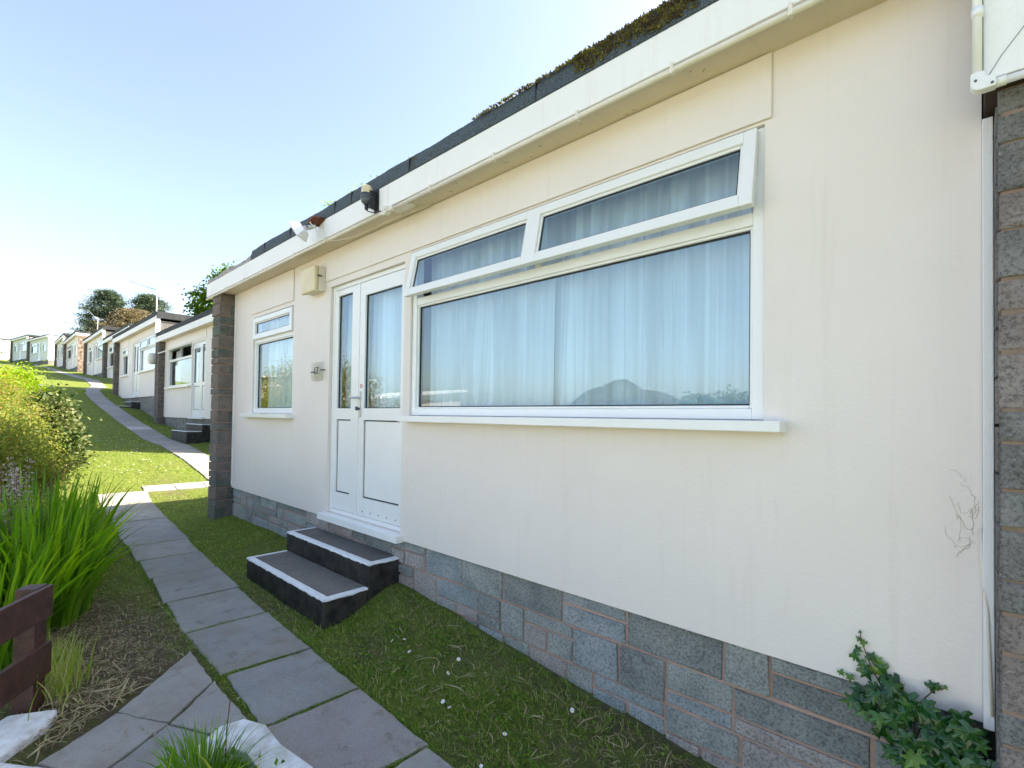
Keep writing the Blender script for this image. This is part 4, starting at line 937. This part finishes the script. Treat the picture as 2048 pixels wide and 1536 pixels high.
vs = [(p[0], p[1], -1.60) for p in outer]+[(p[0], p[1], ZT-.03+j[i]) for i, p in enumerate(outer)]+[(p[0]*.98+cx_*.02, p[1]*.98+cy_*.02, ZT+j[i]) for i, p in enumerate(outer)]
vs += [(p[0], p[1], ZT-.012+j[i]*.5) for i, p in enumerate(inner)]+[(p[0], p[1], ZT-.09) for p in inner]
q.add(vs, [(r_*k+i, r_*k+(i+1) % k, (r_+1)*k+(i+1) % k, (r_+1)*k+i) for r_ in range(4) for i in range(k)]); q.build('bowl', M['whitepaint'], root, bevel=.006)
q = MB(lambda v: (v[0]+2.02, v[1]-.62, v[2]+1.58)); q.add([(p[0], p[1], ZT-.06) for p in inner], [list(range(k))]); q.build('soil', M['soil'], root)
planter = root

# ------------------------------------------------------------------ vegetation
def blades(base, height, width, lean_dir, lean, seg=4, tint=None, fold=.25, droop=1.0):
    """base (n,3), arrays; returns V, F (quads)"""
    n_ = len(base); s_ = np.linspace(0, 1, seg+1)
    side = np.stack([-lean_dir[:, 1], lean_dir[:, 0], np.zeros(n_)], 1)
    ang = rng.uniform(0, math.pi, n_); ld3 = np.stack([lean_dir[:, 0], lean_dir[:, 1], np.zeros(n_)], 1)
    wd = side*np.cos(ang*.35)[:, None] + ld3*np.sin(ang*.35)[:, None]
    Vs = []
    for t in s_:
        out = lean*(t**1.8)*height; z = height*(t - droop*.5*lean*t**2.6)
        c = base + ld3*out[:, None] + np.array([0, 0, 1])*z[:, None]
        wv = (width*(1-t**2.2)*(.55+.9*t*(1-t)*2)+1e-4)[:, None]
        Vs += [c-wd*wv, c+wd*wv]
    V_ = np.stack(Vs, 1)   # n, 2(seg+1), 3
    k = 2*(seg+1); o_ = np.arange(n_)[:, None]*k
    Fs = [np.stack([o_[:, 0]+2*i, o_[:, 0]+2*i+1, o_[:, 0]+2*i+3, o_[:, 0]+2*i+2], 1) for i in range(seg)]
    Fq_ = np.stack(Fs, 1).reshape(-1, 4)
    tt = np.repeat(tint if tint is not None else rng.random(n_), seg)
    return V_.reshape(-1, 3), Fq_, tt
def dirs(n_): a = rng.uniform(0, 2*math.pi, n_); return np.stack([np.cos(a), np.sin(a)], 1)
def on_slab(x, y):
    m_ = (y > np.array([.985])+np.clip(-x-4.2, 0, None)*.052) & (y < 1.505+np.clip(-x-4.2, 0, None)*.072) & (x > -10.5)
    m_ |= (np.abs(y-np.interp(x, [-31.5, -29.3, -10], [3.85, 3.32, 3.30])) < .30) & (x < -10.35)
    # terrace polygon
    t1 = (x > -3.62) & (y < .97) & (y > .93-(x+3.62)*1.15)
    m_ |= t1 & (x > -3.6)
    m_ |= (x > -10.8) & (x < -10.3) & (y > 1.9)
    return m_
def grass(name, x0, x1, y0, y1, dens, h, wdt, kill=1.0, seg=2, lo=0):
    n_ = int((x1-x0)*(y1-y0)*dens); x = rng.uniform(x0, x1, n_); y = rng.uniform(y0, y1, n_)
    patch = .5+.5*np.sin(x*4.3+np.sin(y*5))*np.cos(y*6.1-x*1.7)
    yw = np.interp(x, WYX, WYV)
    keep = (~on_slab(x, y)) & (rng.random(n_) > bare_amt(x, y)*kill) & (y < yw-.01) & (rng.random(n_) < .55+.45*patch)
    keep &= ~((x > -4.9) & (x < -3.35) & (y > 1.68))
    keep &= ~((x > -7.6) & (x < -7.2) & (y > 2.08))
    x, y, patch = x[keep], y[keep], patch[keep]; n_ = len(x)
    base = np.stack([x, y, ground_z(x, y)-.016], 1)
    fp = .5+.5*np.sin(x*23+3*np.sin(y*19))*np.sin(y*27+2*np.sin(x*17)); hh = h*rng.uniform(.35, 1.25, n_)*(.45+.5*patch+.4*fp); tint = np.clip(rng.normal(.30+.12*patch+.16*fp, .2, n_), 0, 1); tint = np.where(rng.random(n_) < .13, rng.uniform(.75, 1, n_), tint)
    V_, F_, t_ = blades(base, hh, np.full(n_, wdt), dirs(n_), rng.uniform(.2, 1.3, n_), seg, tint)
    return V_, F_, t_
def joinp(L):
    o_ = 0; Vs, Fs, Ts = [], [], []
    for v, f, t in L: Vs.append(v); Fs.append(f+o_); Ts.append(t); o_ += len(v)
    return np.concatenate(Vs), np.concatenate(Fs), np.concatenate(Ts)
parts = [grass('g', -3.4, .05, 1.45, 2.30, 11000, .052, .0021, .75, 3), grass('g', -3.35, -1.0, 1.45, 1.62, 9000, .03, .0016, .3),
         grass('g', -8.2, -3.4, 1.45, 2.30, 6000, .045, .0025, .7), grass('g', -9.6, -3.2, .1, 1.05, 4000, .04, .0022, .8),
         grass('g', -14, -8.2, .3, 4.2, 1500, .045, .0040, .3), grass('g', -30, -14, .6, 5.2, 420, .05, .007, .2)]
# tufts growing in the slab joints
tx = []; ty = []
for xj in jx:
    k = rng.integers(300, 620); yy0 = rng.uniform(yl(xj), yr(xj), 4)
    tx.append(xj+rng.normal(0, .008, k)); ty.append(rng.choice(yy0, k)+rng.normal(0, .09, k))
for xx_ in np.arange(-9.5, -1.4, .11):
    for ff, sg in ((yl, -1), (yr, 1)):
        if rng.random() < .8: k = rng.integers(60, 200); tx.append(xx_+rng.normal(0, .06, k)); ty.append(ff(xx_)-sg*rng.uniform(-.010, .030)+rng.normal(0, .014, k))
k = 1100; tx.append(-3.18+rng.normal(0, .012, k)); ty.append(rng.uniform(1.0, 1.35, k)); k = 800; tx.append(-3.93+rng.normal(0, .012, k)); ty.append(rng.uniform(1.0, 1.5, k))
tx = np.concatenate(tx); ty = np.clip(np.concatenate(ty), .95, 1.8)
base = np.stack([tx, ty, ground_z(tx, ty)-.01], 1); n_ = len(tx)
parts.append(blades(base, rng.uniform(.012, .038, n_), np.full(n_, .0021), dirs(n_), rng.uniform(.3, 1.4, n_), 2, np.clip(rng.normal(.42, .2, n_), 0, 1)))
V_, F_, t_ = joinp(parts); o = fastmesh('grass', V_, F_, M['grass'], t_); tag(o, 'short green lawn grass between the path and the chalets', 'grass', kind='stuff')
# dry clippings
def clip(n_, xf, yf, L=(.02, .10), wdt=(.0006, .0022)):
    x = xf(n_); y = yf(n_); keep = ~((x > -4.9) & (x < -3.36) & (y > 1.68)); keep &= (y < 2.28); keep &= (~on_slab(x, y)) | (rng.random(n_) < .05); x, y = x[keep], y[keep]; n_ = len(x)
    a = rng.uniform(0, 2*math.pi, n_); ln = rng.uniform(*L, n_)*rng.random(n_)**.5; wv = rng.uniform(*wdt, n_); cur = rng.normal(0, .5, n_)
    zb = ground_z(x, y)+rng.random(n_)*.022; tilt = rng.normal(0, .12, n_); Vs = []
    for t in np.linspace(-.5, .5, 4):
        aa = a+cur*t; px = x+np.cos(aa)*ln*t; py = y+np.sin(aa)*ln*t; pzz = zb+tilt*ln*t+.012*(1-4*t*t)*rng.random(n_)
        ww = wv*(1-(2*abs(t))**3*.7); Vs += [np.stack([px-np.sin(aa)*ww, py+np.cos(aa)*ww, pzz], 1), np.stack([px+np.sin(aa)*ww, py-np.cos(aa)*ww, pzz+ww*.5], 1)]
    V_ = np.stack(Vs, 1).reshape(-1, 3); o_ = np.arange(n_)*8
    F_ = np.stack([np.stack([o_+2*i, o_+2*i+1, o_+2*i+3, o_+2*i+2], 1) for i in range(3)], 1).reshape(-1, 4)
    return V_, F_, np.repeat(np.clip(rng.normal(.45, .28, n_), 0, 1), 3)
cl = [clip(5200, lambda k: rng.normal(-3.95, .62, k), lambda k: np.clip(rng.normal(.48, .24, k), -.1, .97)),
      clip(700, lambda k: rng.uniform(-3.2, -.4, k), lambda k: rng.uniform(1.55, 2.25, k), (.03, .10)),
      clip(110, lambda k: rng.uniform(-3.0, -.6, k), lambda k: rng.uniform(1.75, 2.2, k), (.10, .22), (.002, .004)),
      clip(260, lambda k: rng.normal(-3.25, .25, k), lambda k: np.clip(rng.normal(.42, .12, k), .2, .8), (.08, .26), (.002, .005)),
      clip(150, lambda k: rng.uniform(-1.6, -.4, k), lambda k: rng.normal(2.12, .06, k), (.05, .16), (.001, .0028)),
      clip(500, lambda k: rng.uniform(-6, -3, k), lambda k: rng.uniform(1.5, 2.2, k), (.02, .07))]
V_, F_, t_ = joinp(cl); o = fastmesh('dry_clippings', V_, F_, M['dry'], t_); tag(o, 'dry brown leaf and grass clippings strewn beside the path', 'clippings', kind='stuff')

# leaf clouds
def leaves(P, size, aspect=.5, up=.3, droop=0, jitter=.5):
    n_ = len(P); nrm = rng.normal(size=(n_, 3)); nrm[:, 2] = abs(nrm[:, 2])+up; nrm /= np.linalg.norm(nrm, axis=1)[:, None]
    a = np.cross(nrm, rng.normal(size=(n_, 3))); a /= np.linalg.norm(a, axis=1)[:, None]; b_ = np.cross(nrm, a)
    s_ = (size*(1+jitter*(rng.random(n_)-.5)))[:, None] if not np.isscalar(size) else (size*(1+jitter*(rng.random(n_)-.5)))[:, None]
    V_ = np.stack([P-a*s_*.5, P+b_*s_*aspect*.5+nrm*s_*.06, P+a*s_*.5, P-b_*s_*aspect*.5+nrm*s_*.06], 1).reshape(-1, 3)
    F_ = np.arange(n_*4).reshape(-1, 4); return V_, F_
def clumps(n_cl, per, centre, rad, clr, shell=.55):
    c = rng.normal(size=(n_cl, 3)); c /= np.linalg.norm(c, axis=1)[:, None]; c *= (shell+(1-shell)*rng.random(n_cl))[:, None]
    c = c*np.array(rad)+np.array(centre); sz = rng.uniform(.6, 1.3, n_cl)
    P = np.repeat(c, per, 0)+rng.normal(size=(n_cl*per, 3))*np.array(clr)*np.repeat(sz, per)[:, None]
    tn = np.repeat(rng.normal(0, .14, n_cl), per); return P, tn
def tint_for(P, tn, base=.45, sd=.18): return np.clip(rng.normal(base, sd, len(P))+tn, 0, 1)
def shrub(name, label, loc, lobes, mat, size, aspect=.55, grp=None, base=.45, cat='shrub', stems=10):
    root = empty(name, loc, label, cat, grp); PP, TT = [], []
    for (c, rad, ncl, per, clr) in lobes:
        P, tn = clumps(ncl, per, c, rad, clr); PP.append(P); TT.append(tn)
    P = np.concatenate(PP); tn = np.concatenate(TT); V_, F_ = leaves(P, size, aspect)
    fastmesh('foliage', V_, F_, mat, tint_for(P, tn, base), root)
    q = MB(); rg = np.random.default_rng(len(P))
    for k in range(stems):
        c = lobes[k % len(lobes)]; e = Vector([c[0][i]+c[1][i]*rg.uniform(-.7, .7) for i in range(3)]); s0 = Vector((rg.uniform(-.2, .2)+c[0][0]*.5, rg.uniform(-.2, .2)+c[0][1]*.5, -.2))
        md = (s0+e)/2+Vector((rg.uniform(-.1, .1), rg.uniform(-.1, .1), .1)); q.tube([s0, md, e], [.014, .010, .004], 5)
    q.build('stem', M['stem'], root); return root
gh = 'hedge shrubs left of the lawn'
shrub('shrub', 'large loose shrub with tiny reddish buds left of the lawn', (-9.6, .05, -1.5),
      [((0, .0, .85), (1.5, .66, .72), 460, 80, (.12, .12, .11)), ((-1.6, -.1, 1.25), (1.4, .75, .85), 340, 75, (.13, .13, .12)), ((.9, -.35, .65), (.9, .5, .5), 170, 70, (.10, .10, .10)), ((.3, .45, .55), (.9, .3, .4), 90, 60, (.09, .08, .09))], M['fuchsia'], .038, .6, gh, .42, stems=26)
shrub('shrub', 'bright lime green mound on top of the hedge', (-14.4, .42, -1.45), [((0, 0, 1.80), (1.3, .42, .50), 150, 80, (.16, .13, .10)), ((-.6, .2, 1.1), (1.2, .5, .7), 100, 60, (.16, .13, .12))], M['lime'], .06, .45, gh, .5)
shrub('shrub', 'dark leaved bush with pale leaf edges at the end of the hedge', (-13.4, .88, -1.3), [((0, 0, 1.0), (.9, .40, .65), 110, 70, (.12, .10, .10)), ((.5, .15, .5), (.8, .35, .5), 60, 60, (.12, .08, .10))], M['darkbush'], .085, .6, gh, .5)
shrub('shrub', 'olive brown bushy mass at the far left of the hedge', (-12.5, -1.2, -1.7), [((0, 0, 1.95), (2.6, 1.3, 1.15), 460, 75, (.2, .16, .14)), ((2.5, -.6, 1.2), (1.8, 1.0, .8), 200, 70, (.2, .16, .14))], M['fuchsia'], .055, .55, gh, .6)
shrub('shrub', 'tuft of yellow green upright fronds in the hedge', (-11.6, -.25, -1.5), [((0, 0, 1.35), (.35, .3, .5), 40, 80, (.07, .06, .16))], M['lime'], .09, .16, gh, .6)
# trailing sprays at the lawn side of the loose shrub
root = empty('shrub', (-9.2, .8, -1.4), 'arching leafy sprays reaching out over the lawn', 'shrub', gh)
q = MB(); P = []
for k in range(16):
    s0 = Vector((rng.uniform(-.9, .9), -.35, .3)); e = s0+Vector((rng.uniform(-.3, .6), rng.uniform(.25, .62), rng.uniform(.1, .75))); md = (s0+e)/2+Vector((0, 0, .12))
    q.tube([s0, md, e], [.005, .004, .002], 5)
    for t in np.linspace(.15, 1, 34):
        p = s0*(1-t)**2+md*2*t*(1-t)+e*t*t; P.append([p.x+rng.normal(0, .018), p.y+rng.normal(0, .018), p.z+rng.normal(0, .018)])
q.build('stem', M['stem'], root); P = np.array(P); V_, F_ = leaves(P, .04, .55); fastmesh('foliage', V_, F_, M['fuchsia'], tint_for(P, 0, .4), root)
# grey seed heads among the sword leaves
root = empty('catmint', (-6.3, -.05, -1.5), 'grey white flower spikes rising behind the sword leaves', 'plant')
P = []; q = MB()
for k in range(46):
    x0, y0 = rng.uniform(-.8, .7), rng.uniform(-.45, .35); h = rng.uniform(.65, 1.05); dx, dy = rng.normal(0, .06, 2)
    q.tube([(x0, y0, .2), (x0+dx, y0+dy, h)], .003, 4)
    for t in np.linspace(.45, 1, 9):
        for _ in range(7): P.append([x0+dx*t+rng.normal(0, .016), y0+dy*t+rng.normal(0, .016), .2+(h-.2)*t+rng.normal(0, .012)])
q.build('stem', M['stem'], root); P = np.array(P); V_, F_ = leaves(P, .026, .6); fastmesh('flower_spike', V_, F_, M['plume'], tint_for(P, 0, .5), root)
P2 = np.stack([rng.uniform(-.9, .8, 5200), rng.uniform(-.55, .45, 5200), rng.uniform(.05, .75, 5200)**1.0], 1); V_, F_ = leaves(P2, .045, .5); fastmesh('foliage', V_, F_, M['fuchsia'], tint_for(P2, 0, .3), root)

# clover and plantain leaves in the near lawn
n_ = 5200; x = rng.uniform(-3.3, -.3, n_); y = rng.uniform(1.5, 2.26, n_)
kp = (np.sin(x*9+np.sin(y*7)*2)*np.cos(y*11+x*3) > .15) & (~on_slab(x, y)) & (rng.random(n_) > bare_amt(x, y)*.8); x, y = x[kp], y[kp]
P = np.stack([x, y, ground_z(x, y)+rng.uniform(.004, .034, len(x))], 1); V_, F_ = leaves(P, .017, .8, 1.2)
o = fastmesh('clover', V_, F_, M['croc'], tint_for(P, 0, .35)); tag(o, 'low clover leaves mixed into the lawn under the window', 'clover', kind='stuff')
# sword-leaved clump
def sword(label, loc, n_, rad, hh, wv, seed, grp):
    global rng
    root = empty('sword_leaf_clump', loc, label, 'plant', grp)
    a = rng.uniform(0, 2*math.pi, n_); rr_ = np.sqrt(rng.random(n_)); x = np.cos(a)*rr_*rad[0]; y = np.sin(a)*rr_*rad[1]
    ld = np.stack([np.cos(a), np.sin(a)], 1)+rng.normal(0, .45, (n_, 2)); ld /= np.linalg.norm(ld, axis=1)[:, None]
    base = np.stack([x, y, np.zeros(n_)-.02], 1)
    tn_ = np.clip(rng.normal(.42, .24, n_), 0, 1); V_, F_, t_ = blades(base, hh*rng.uniform(.45, 1.12, n_), wv*rng.uniform(.6, 1.25, n_), ld, rng.uniform(.05, .62, n_)*(.40+.70*rr_), 8, np.clip(rng.normal(.42, .24, n_), 0, 1))
    fastmesh('leaves', V_, F_, M['croc'], t_, root)
    return root
gs = 'sword leaved clumps beside the path'
sword('tall bright green sword leaved clump leaning over the path', (-5.15, .28, -1.5), 640, (.60, .34), .94, .0195, 1, gs)
sword('sword leaved clump behind the brown fence', (-4.35, .02, -1.52), 330, (.45, .22), .80, .015, 2, gs)
sword('sword leaved clump at the back beside the sunlit lawn', (-6.35, .45, -1.5), 400, (.6, .38), 1.0, .019, 3, gs)
sword('sword leaved clump cut by the left edge of the picture', (-5.0, -.45, -1.55), 420, (.75, .40), 1.05, .019, 4, gs)
# paler thin tuft by the fence
root = empty('grass_tuft', (-3.72, .30, -1.52), 'pale yellowing grass tuft right of the fence post', 'grass tuft'); n_ = 420
x = rng.normal(0, .13, n_); y = rng.normal(0, .055, n_)
V_, F_, t_ = blades(np.stack([x, y, np.zeros(n_)], 1), rng.uniform(.12, .34, n_), np.full(n_, .0032), dirs(n_), rng.uniform(.1, .7, n_), 5, np.clip(rng.normal(.72, .2, n_), 0, 1))
fastmesh('leaves', V_, F_, M['grass'], t_, root)
# planter growth
n_ = 620; a = rng.uniform(0, 2*math.pi, n_); rr_ = np.sqrt(rng.random(n_))
root = empty('planter_grass', (-2.10, .63, -1.46), 'green grass clump growing in the white planter', 'plant')
base = np.stack([np.cos(a)*rr_*.19, np.sin(a)*rr_*.11-.03, np.zeros(n_)], 1); ld = np.stack([np.cos(a), np.sin(a)], 1)
V_, F_, t_ = blades(base, rng.uniform(.08, .27, n_), rng.uniform(.0018, .0045, n_), ld, rng.uniform(.15, .9, n_), 5, np.clip(rng.normal(.33, .15, n_), 0, 1)); fastmesh('leaves', V_, F_, M['croc'], t_, root)
P = np.stack([rng.normal(0, .11, 260), rng.normal(0, .08, 260), rng.uniform(.01, .07, 260)], 1); V_, F_ = leaves(P, .03, .6); fastmesh('low_leaves', V_, F_, M['croc'], tint_for(P, 0, .3), root)
q = MB(); q.tube([(-.14, .08, 0), (-.15, .085, .14), (-.16, .10, .27)], .0025, 5); q.build('stem', M['stem'], root)
root = empty('iris', (-2.02, .60, -1.46), 'yellow green pointed leaves crossing in the white planter', 'plant')
bs = np.array([[-.13, -.12, 0], [.02, .03, 0], [.03, -.04, 0], [.15, .08, 0], [.16, .10, 0], [.17, .07, 0], [.14, .05, 0]]); k = len(bs)
ld = np.array([[-.5, .8], [-.9, -.25], [.25, .95], [-.3, .9], [.5, .8], [.2, .95], [.9, .3]]); ld /= np.linalg.norm(ld, axis=1)[:, None]
V_, F_, t_ = blades(bs, np.array([.30, .26, .27, .25, .26, .2, .2]), np.full(k, .0085), ld, np.array([.2, .75, .7, .15, .4, .3, .8]), 8, np.array([.5, .6, .45, .8, .7, .6, .7])); fastmesh('leaves', V_, F_, M['yleaf'], t_, root)

# ivy
IV = [(0, 0), (.16, .06), (.30, -.02), (.50, .02), (.34, .16), (.26, .30), (.10, .28), (.42, .46)]
def ivy_leaf():   # outline in unit length, tip along +y, five lobes
    half = [(0, -.02), (.16, -.14), (.34, -.16), (.50, .02), (.30, .16), (.27, .24), (.46, .42), (.42, .50), (.17, .46), (.09, .66), (0, .95)]
    return half + [(-x_, y_) for x_, y_ in half[-2:0:-1]]
OUT = ivy_leaf()
root = empty('ivy', (-.15, 2.24, -1.5), 'dark green ivy climbing the wall corner at the bottom right', 'ivy')
q = MB(lambda v: (v[0]+.15, v[1]-2.24, v[2]+1.5)); tints = []
random.seed(12); rg = np.random.default_rng(12); spots = []
for k in range(520):
    x = rg.uniform(-.40, .055); z = rg.uniform(-1.62, -.93)
    top = np.interp(x, [-.40, -.33, -.27, -.2, -.1, -.04, .06], [-1.25, -1.0, -.955, -.94, -.955, -.965, -.955])
    lo_ = np.interp(x, [-.40, -.33, -.22, -.1, .06], [-1.22, -1.15, -1.35, -1.55, -1.62])
    if z > top or z < lo_ or x < np.interp(z, [-1.35, -1.2, -1.08, -.95], [-.10, -.17, -.255, -.34]): continue
    spots.append((x, 2.245-rg.random()*.085, z, rg.uniform(.030, .058), rg.normal(math.pi, 1.0), rg.normal(.36, .2)))
for (x, z, s_, a_) in [(-.302, -.80, .012, 0), (-.310, -.825, .018, 1.2), (-.287, -.838, .024, -1.0), (-.315, -.862, .026, 1.8), (-.325, -.885, .034, 2.2), (-.30, -.905, .034, 2.8), (-.270, -.89, .034, .3), (-.243, -.895, .034, -.6), (-.258, -.915, .040, 2.4), (-.225, -.912, .042, -1.3), (-.232, -.935, .044, 2.0), (-.29, -.93, .046, 2.6), (-.20, -.955, .05, 2.9), (-.185, -.94, .048, -2.0), (-.10, -.93, .035, .8), (-.075, -.925, .020, -.3), (-.06, -.917, .014, 0), (-.365, -.965, .022, 2.5), (-.335, -.97, .028, 2.9)]:
    spots.append((x, 2.282, z, s_, a_, rg.normal(.6, .2)))
for (x, y, z, s_, a_, tn) in spots:
    upv = Vector((math.sin(a_), 0, math.cos(a_))); nr = Vector((rg.normal(0, .35), -1, rg.normal(.35, .3))).normalized(); upv = (upv-nr*upv.dot(nr)).normalized(); sd_ = upv.cross(nr)
    c = Vector((x, y, z)); k = len(OUT); vs = [c+upv*.3*s_ + nr*s_*.10]
    for (ox, oy) in OUT: vs.append(c+sd_*ox*s_*1.25+upv*oy*s_*1.15-nr*s_*.25*abs(ox))
    o_ = len(q.v); q.v += [tuple(v) for v in vs]
    for i in range(k): q.f.append([o_, o_+1+i, o_+1+(i+1) % k]); q.mi.append(0); tints.append(tn)
io = q.build('leaves', M['ivy'], root, recalc=False); a_ = io.data.attributes.new('tint', 'FLOAT', 'FACE'); a_.data.foreach_set('value', np.clip(tints, 0, 1).astype(np.float32))
q = MB(lambda v: (v[0]+.15, v[1]-2.24, v[2]+1.5)); q.tube([(-.22, 2.28, -1.0), (-.262, 2.285, -.93), (-.285, 2.287, -.87), (-.30, 2.287, -.82), (-.302, 2.286, -.79)], [.003, .0026, .002, .0018, .0012], 5)
q.tube([(-.2, 2.27, -1.1), (-.12, 2.28, -.98), (-.09, 2.283, -.935), (-.058, 2.283, -.915)], [.003, .0024, .002, .0015], 5)
for k in range(14): x_ = rg.uniform(-.12, .03); q.tube([(x_, 2.27, -1.6), (x_+rg.normal(0, .05), 2.25, -1.3), (x_+rg.normal(0, .06), 2.27, -1.0)], .003, 5)
q.build('stem', M['stem'], root)

# daisies
def daisy_proto():
    root = empty('daisy', (0, 0, 0), 'small white daisy open in the near lawn grass', 'daisy', 'daisies in the lawn')
    q = MB()
    for k in range(14):
        a = 2*math.pi*k/14; c, s_ = math.cos(a), math.sin(a); p = lambda r_, t, z: (c*r_-s_*t, s_*r_+c*t, z)
        q.add([p(.002, -.001, .040), p(.009, -.0021, .042), p(.0125, 0, .041), p(.009, .0021, .042), p(.002, .001, .040)], [(0, 1, 2, 3, 4)])
    q.build('petals', M['white_frp'], root, recalc=False)
    q = MB(); lathe(q, 0, 0, [(.001, .038), (.0035, .040), (.0035, .043), (.001, .0445)], 8); q.build('disc', M['yolk'], root)
    q = MB(); q.tube([(0, 0, 0), (.001, 0, .039)], .0008, 5); q.build('stem', M['stem'], root)
    return root
dp = daisy_proto(); first = True
def copytree(o_):
    c = o_.copy(); COL.objects.link(c)
    for ch in o_.children: e = ch.copy(); COL.objects.link(e); e.parent = c
    return c
dspots = [(-2.796, 1.906), (-2.746, 1.935), (-2.669, 1.908), (-2.613, 1.903), (-2.304, 2.02), (-2.295, 1.906), (-1.70, 1.80), (-1.64, 1.60), (-1.54, 2.13), (-1.48, 2.14), (-2.12, 1.78), (-2.05, 1.76)]
for (x, y) in dspots:
    dd_ = dp if first else copytree(dp); first = False
    dd_.location = (x, y, G(x, y)-.012); dd_.rotation_euler = (rng.normal(0, .25)+.25, rng.normal(0, .25)-.2, rng.uniform(0, 6)); s_ = rng.uniform(.8, 1.15); dd_.scale = (s_, s_, s_)
# distant daisies scattered in the long lawn
root_pts = []
q = MB()
for k in range(170):
    x = rng.uniform(-26, -11.5); y = rng.uniform(1.2, 2.9); z = G(x, y)+.035; s_ = .018
    q.add([(x-s_, y-s_, z), (x+s_, y-s_, z+.004), (x+s_, y+s_, z), (x-s_, y+s_, z+.004)], [(0, 1, 2, 3)])
o = q.build('far_daisies', M['white_frp'], recalc=False); tag(o, 'tiny white daisies speckling the long lawn up the slope', 'daisies', kind='stuff')
# roof weeds
root = empty('roof_weed', (-4.35, 2.16, 1.88), 'small green weed sprouting from the roof edge above the flood light', 'weed')
P = np.concatenate([rng.normal(size=(90, 3))*[.04, .03, .03]+[0, 0, .04], rng.normal(size=(120, 3))*[.14, .03, .018]+[.5, 0, .045]]); V_, F_ = leaves(P, .022, .6); fastmesh('foliage', V_, F_, M['lime'], tint_for(P, 0, .5), root)

# trees
def tree(label, loc, trunk_h, tr, lobes, mat, size, aspect, base=.45, name='tree'):
    root = empty(name, loc, label, 'tree', None)
    q = MB(); top = Vector((0, 0, trunk_h)); q.tube([(0, 0, -1), (.1, .05, trunk_h*.5), top], [tr, tr*.75, tr*.5], 8); rg = np.random.default_rng(int(abs(loc[0])*10))
    for (c, rad, *_) in lobes:
        for k in range(4):
            e = Vector([c[i]+rad[i]*rg.uniform(-.6, .6) for i in range(3)]); q.tube([top*rg.uniform(.5, 1), (top+e)/2+Vector((0, 0, .3)), e], [tr*.4, tr*.22, tr*.08], 5)
    q.build('trunk', M['bark'], root)
    PP, TT = [], []
    for (c, rad, ncl, per, clr) in lobes: P, tn = clumps(ncl, per, c, rad, clr, .45); PP.append(P); TT.append(tn)
    P = np.concatenate(PP); tn = np.concatenate(TT); V_, F_ = leaves(P, size, aspect); fastmesh('crown', V_, F_, mat, tint_for(P, tn, base), root); return root
tree('bright green broadleaf tree behind the aerial chalet roof', (-36, 10.3, 1.5), 4.2, .25, [((-.6, -.2, 5.6), (1.3, 1.3, 1.4), 60, 42, (.26, .26, .18)), ((.9, .6, 6.8), (1.3, 1.3, 1.3), 60, 42, (.26, .26, .18)), ((2.0, 1.6, 6.2), (1.5, 1.3, 1.5), 60, 42, (.26, .26, .18)), ((.6, .4, 4.6), (2.0, 1.5, 1.2), 70, 42, (.26, .26, .18))], M['broad'], .20, .7)
def conifer(label, loc, H, W, mat, seed, base=.4):
    root = empty('conifer', loc, label, 'tree'); rg = np.random.default_rng(seed); q = MB(); q.tube([(0, 0, -1), (0, 0, H*.95)], [.45, .08], 8); P = []
    nb = 380
    for k in range(nb):
        t = rg.random()**.8; z = H*(.02+.98*t); rr_ = W*math.sqrt(max(0, 1-(max(t-.12, 0)/.9)**2))*(.55+.5*rg.random()); a = rg.uniform(0, 2*math.pi)
        e = Vector((math.cos(a)*rr_, math.sin(a)*rr_, z+rr_*.10)); s0 = Vector((0, 0, z-rr_*.08)); 
        if k % 3 == 0: q.tube([s0, e], [.07, .02], 4)
        m_ = 75; tt = rg.uniform(.45, 1.05, m_); pos = np.array(s0)[None]*(1-tt[:, None])+np.array(e)[None]*tt[:, None]; P.append(pos+rg.normal(size=(m_, 3))*[.40, .40, .17])
    q.build('trunk', M['bark'], root); P = np.concatenate(P); V_, F_ = leaves(P, .36, .26, .8); tn = np.interp(P[:, 2], [0, H], [.12, -.08]); fastmesh('crown', V_, F_, mat, tint_for(P, tn, base, .22), root)
conifer('dark grey green conifer at the left of the pair behind the chalets', (-97.5, 12.8, 7.8), 10.6, 4.3, M['pine'], 1)
conifer('grey green conifer at the right of the pair behind the chalets', (-93.5, 17.3, 7.8), 10.2, 4.0, M['pine'], 2)
conifer('browned rusty conifer in front of the grey green pair', (-88.5, 14.8, 7.3), 7.2, 5.0, M['pinebrown'], 3, .6)
# trees down the slope in front (reflected in the big window)
for i, (x, y, s_) in enumerate([(-17, -44, 1.0), (-22, -50, 1.1), (-12, -40, .8)]):
    tree(['round tree down the slope reflected in the big window', 'taller tree down the slope reflected in the big window', 'small tree down the slope reflected in the big window'][i], (x, y, G(x, y)), 3*s_, .3, [((0, 0, 5.2*s_), (2.6, 2.6, 2.0), 90, 40, (.5, .5, .4))], M['broad'], .38, .7)
print('verts', sum(len(o_.data.vertices) for o_ in bpy.data.objects if o_.type == 'MESH'))
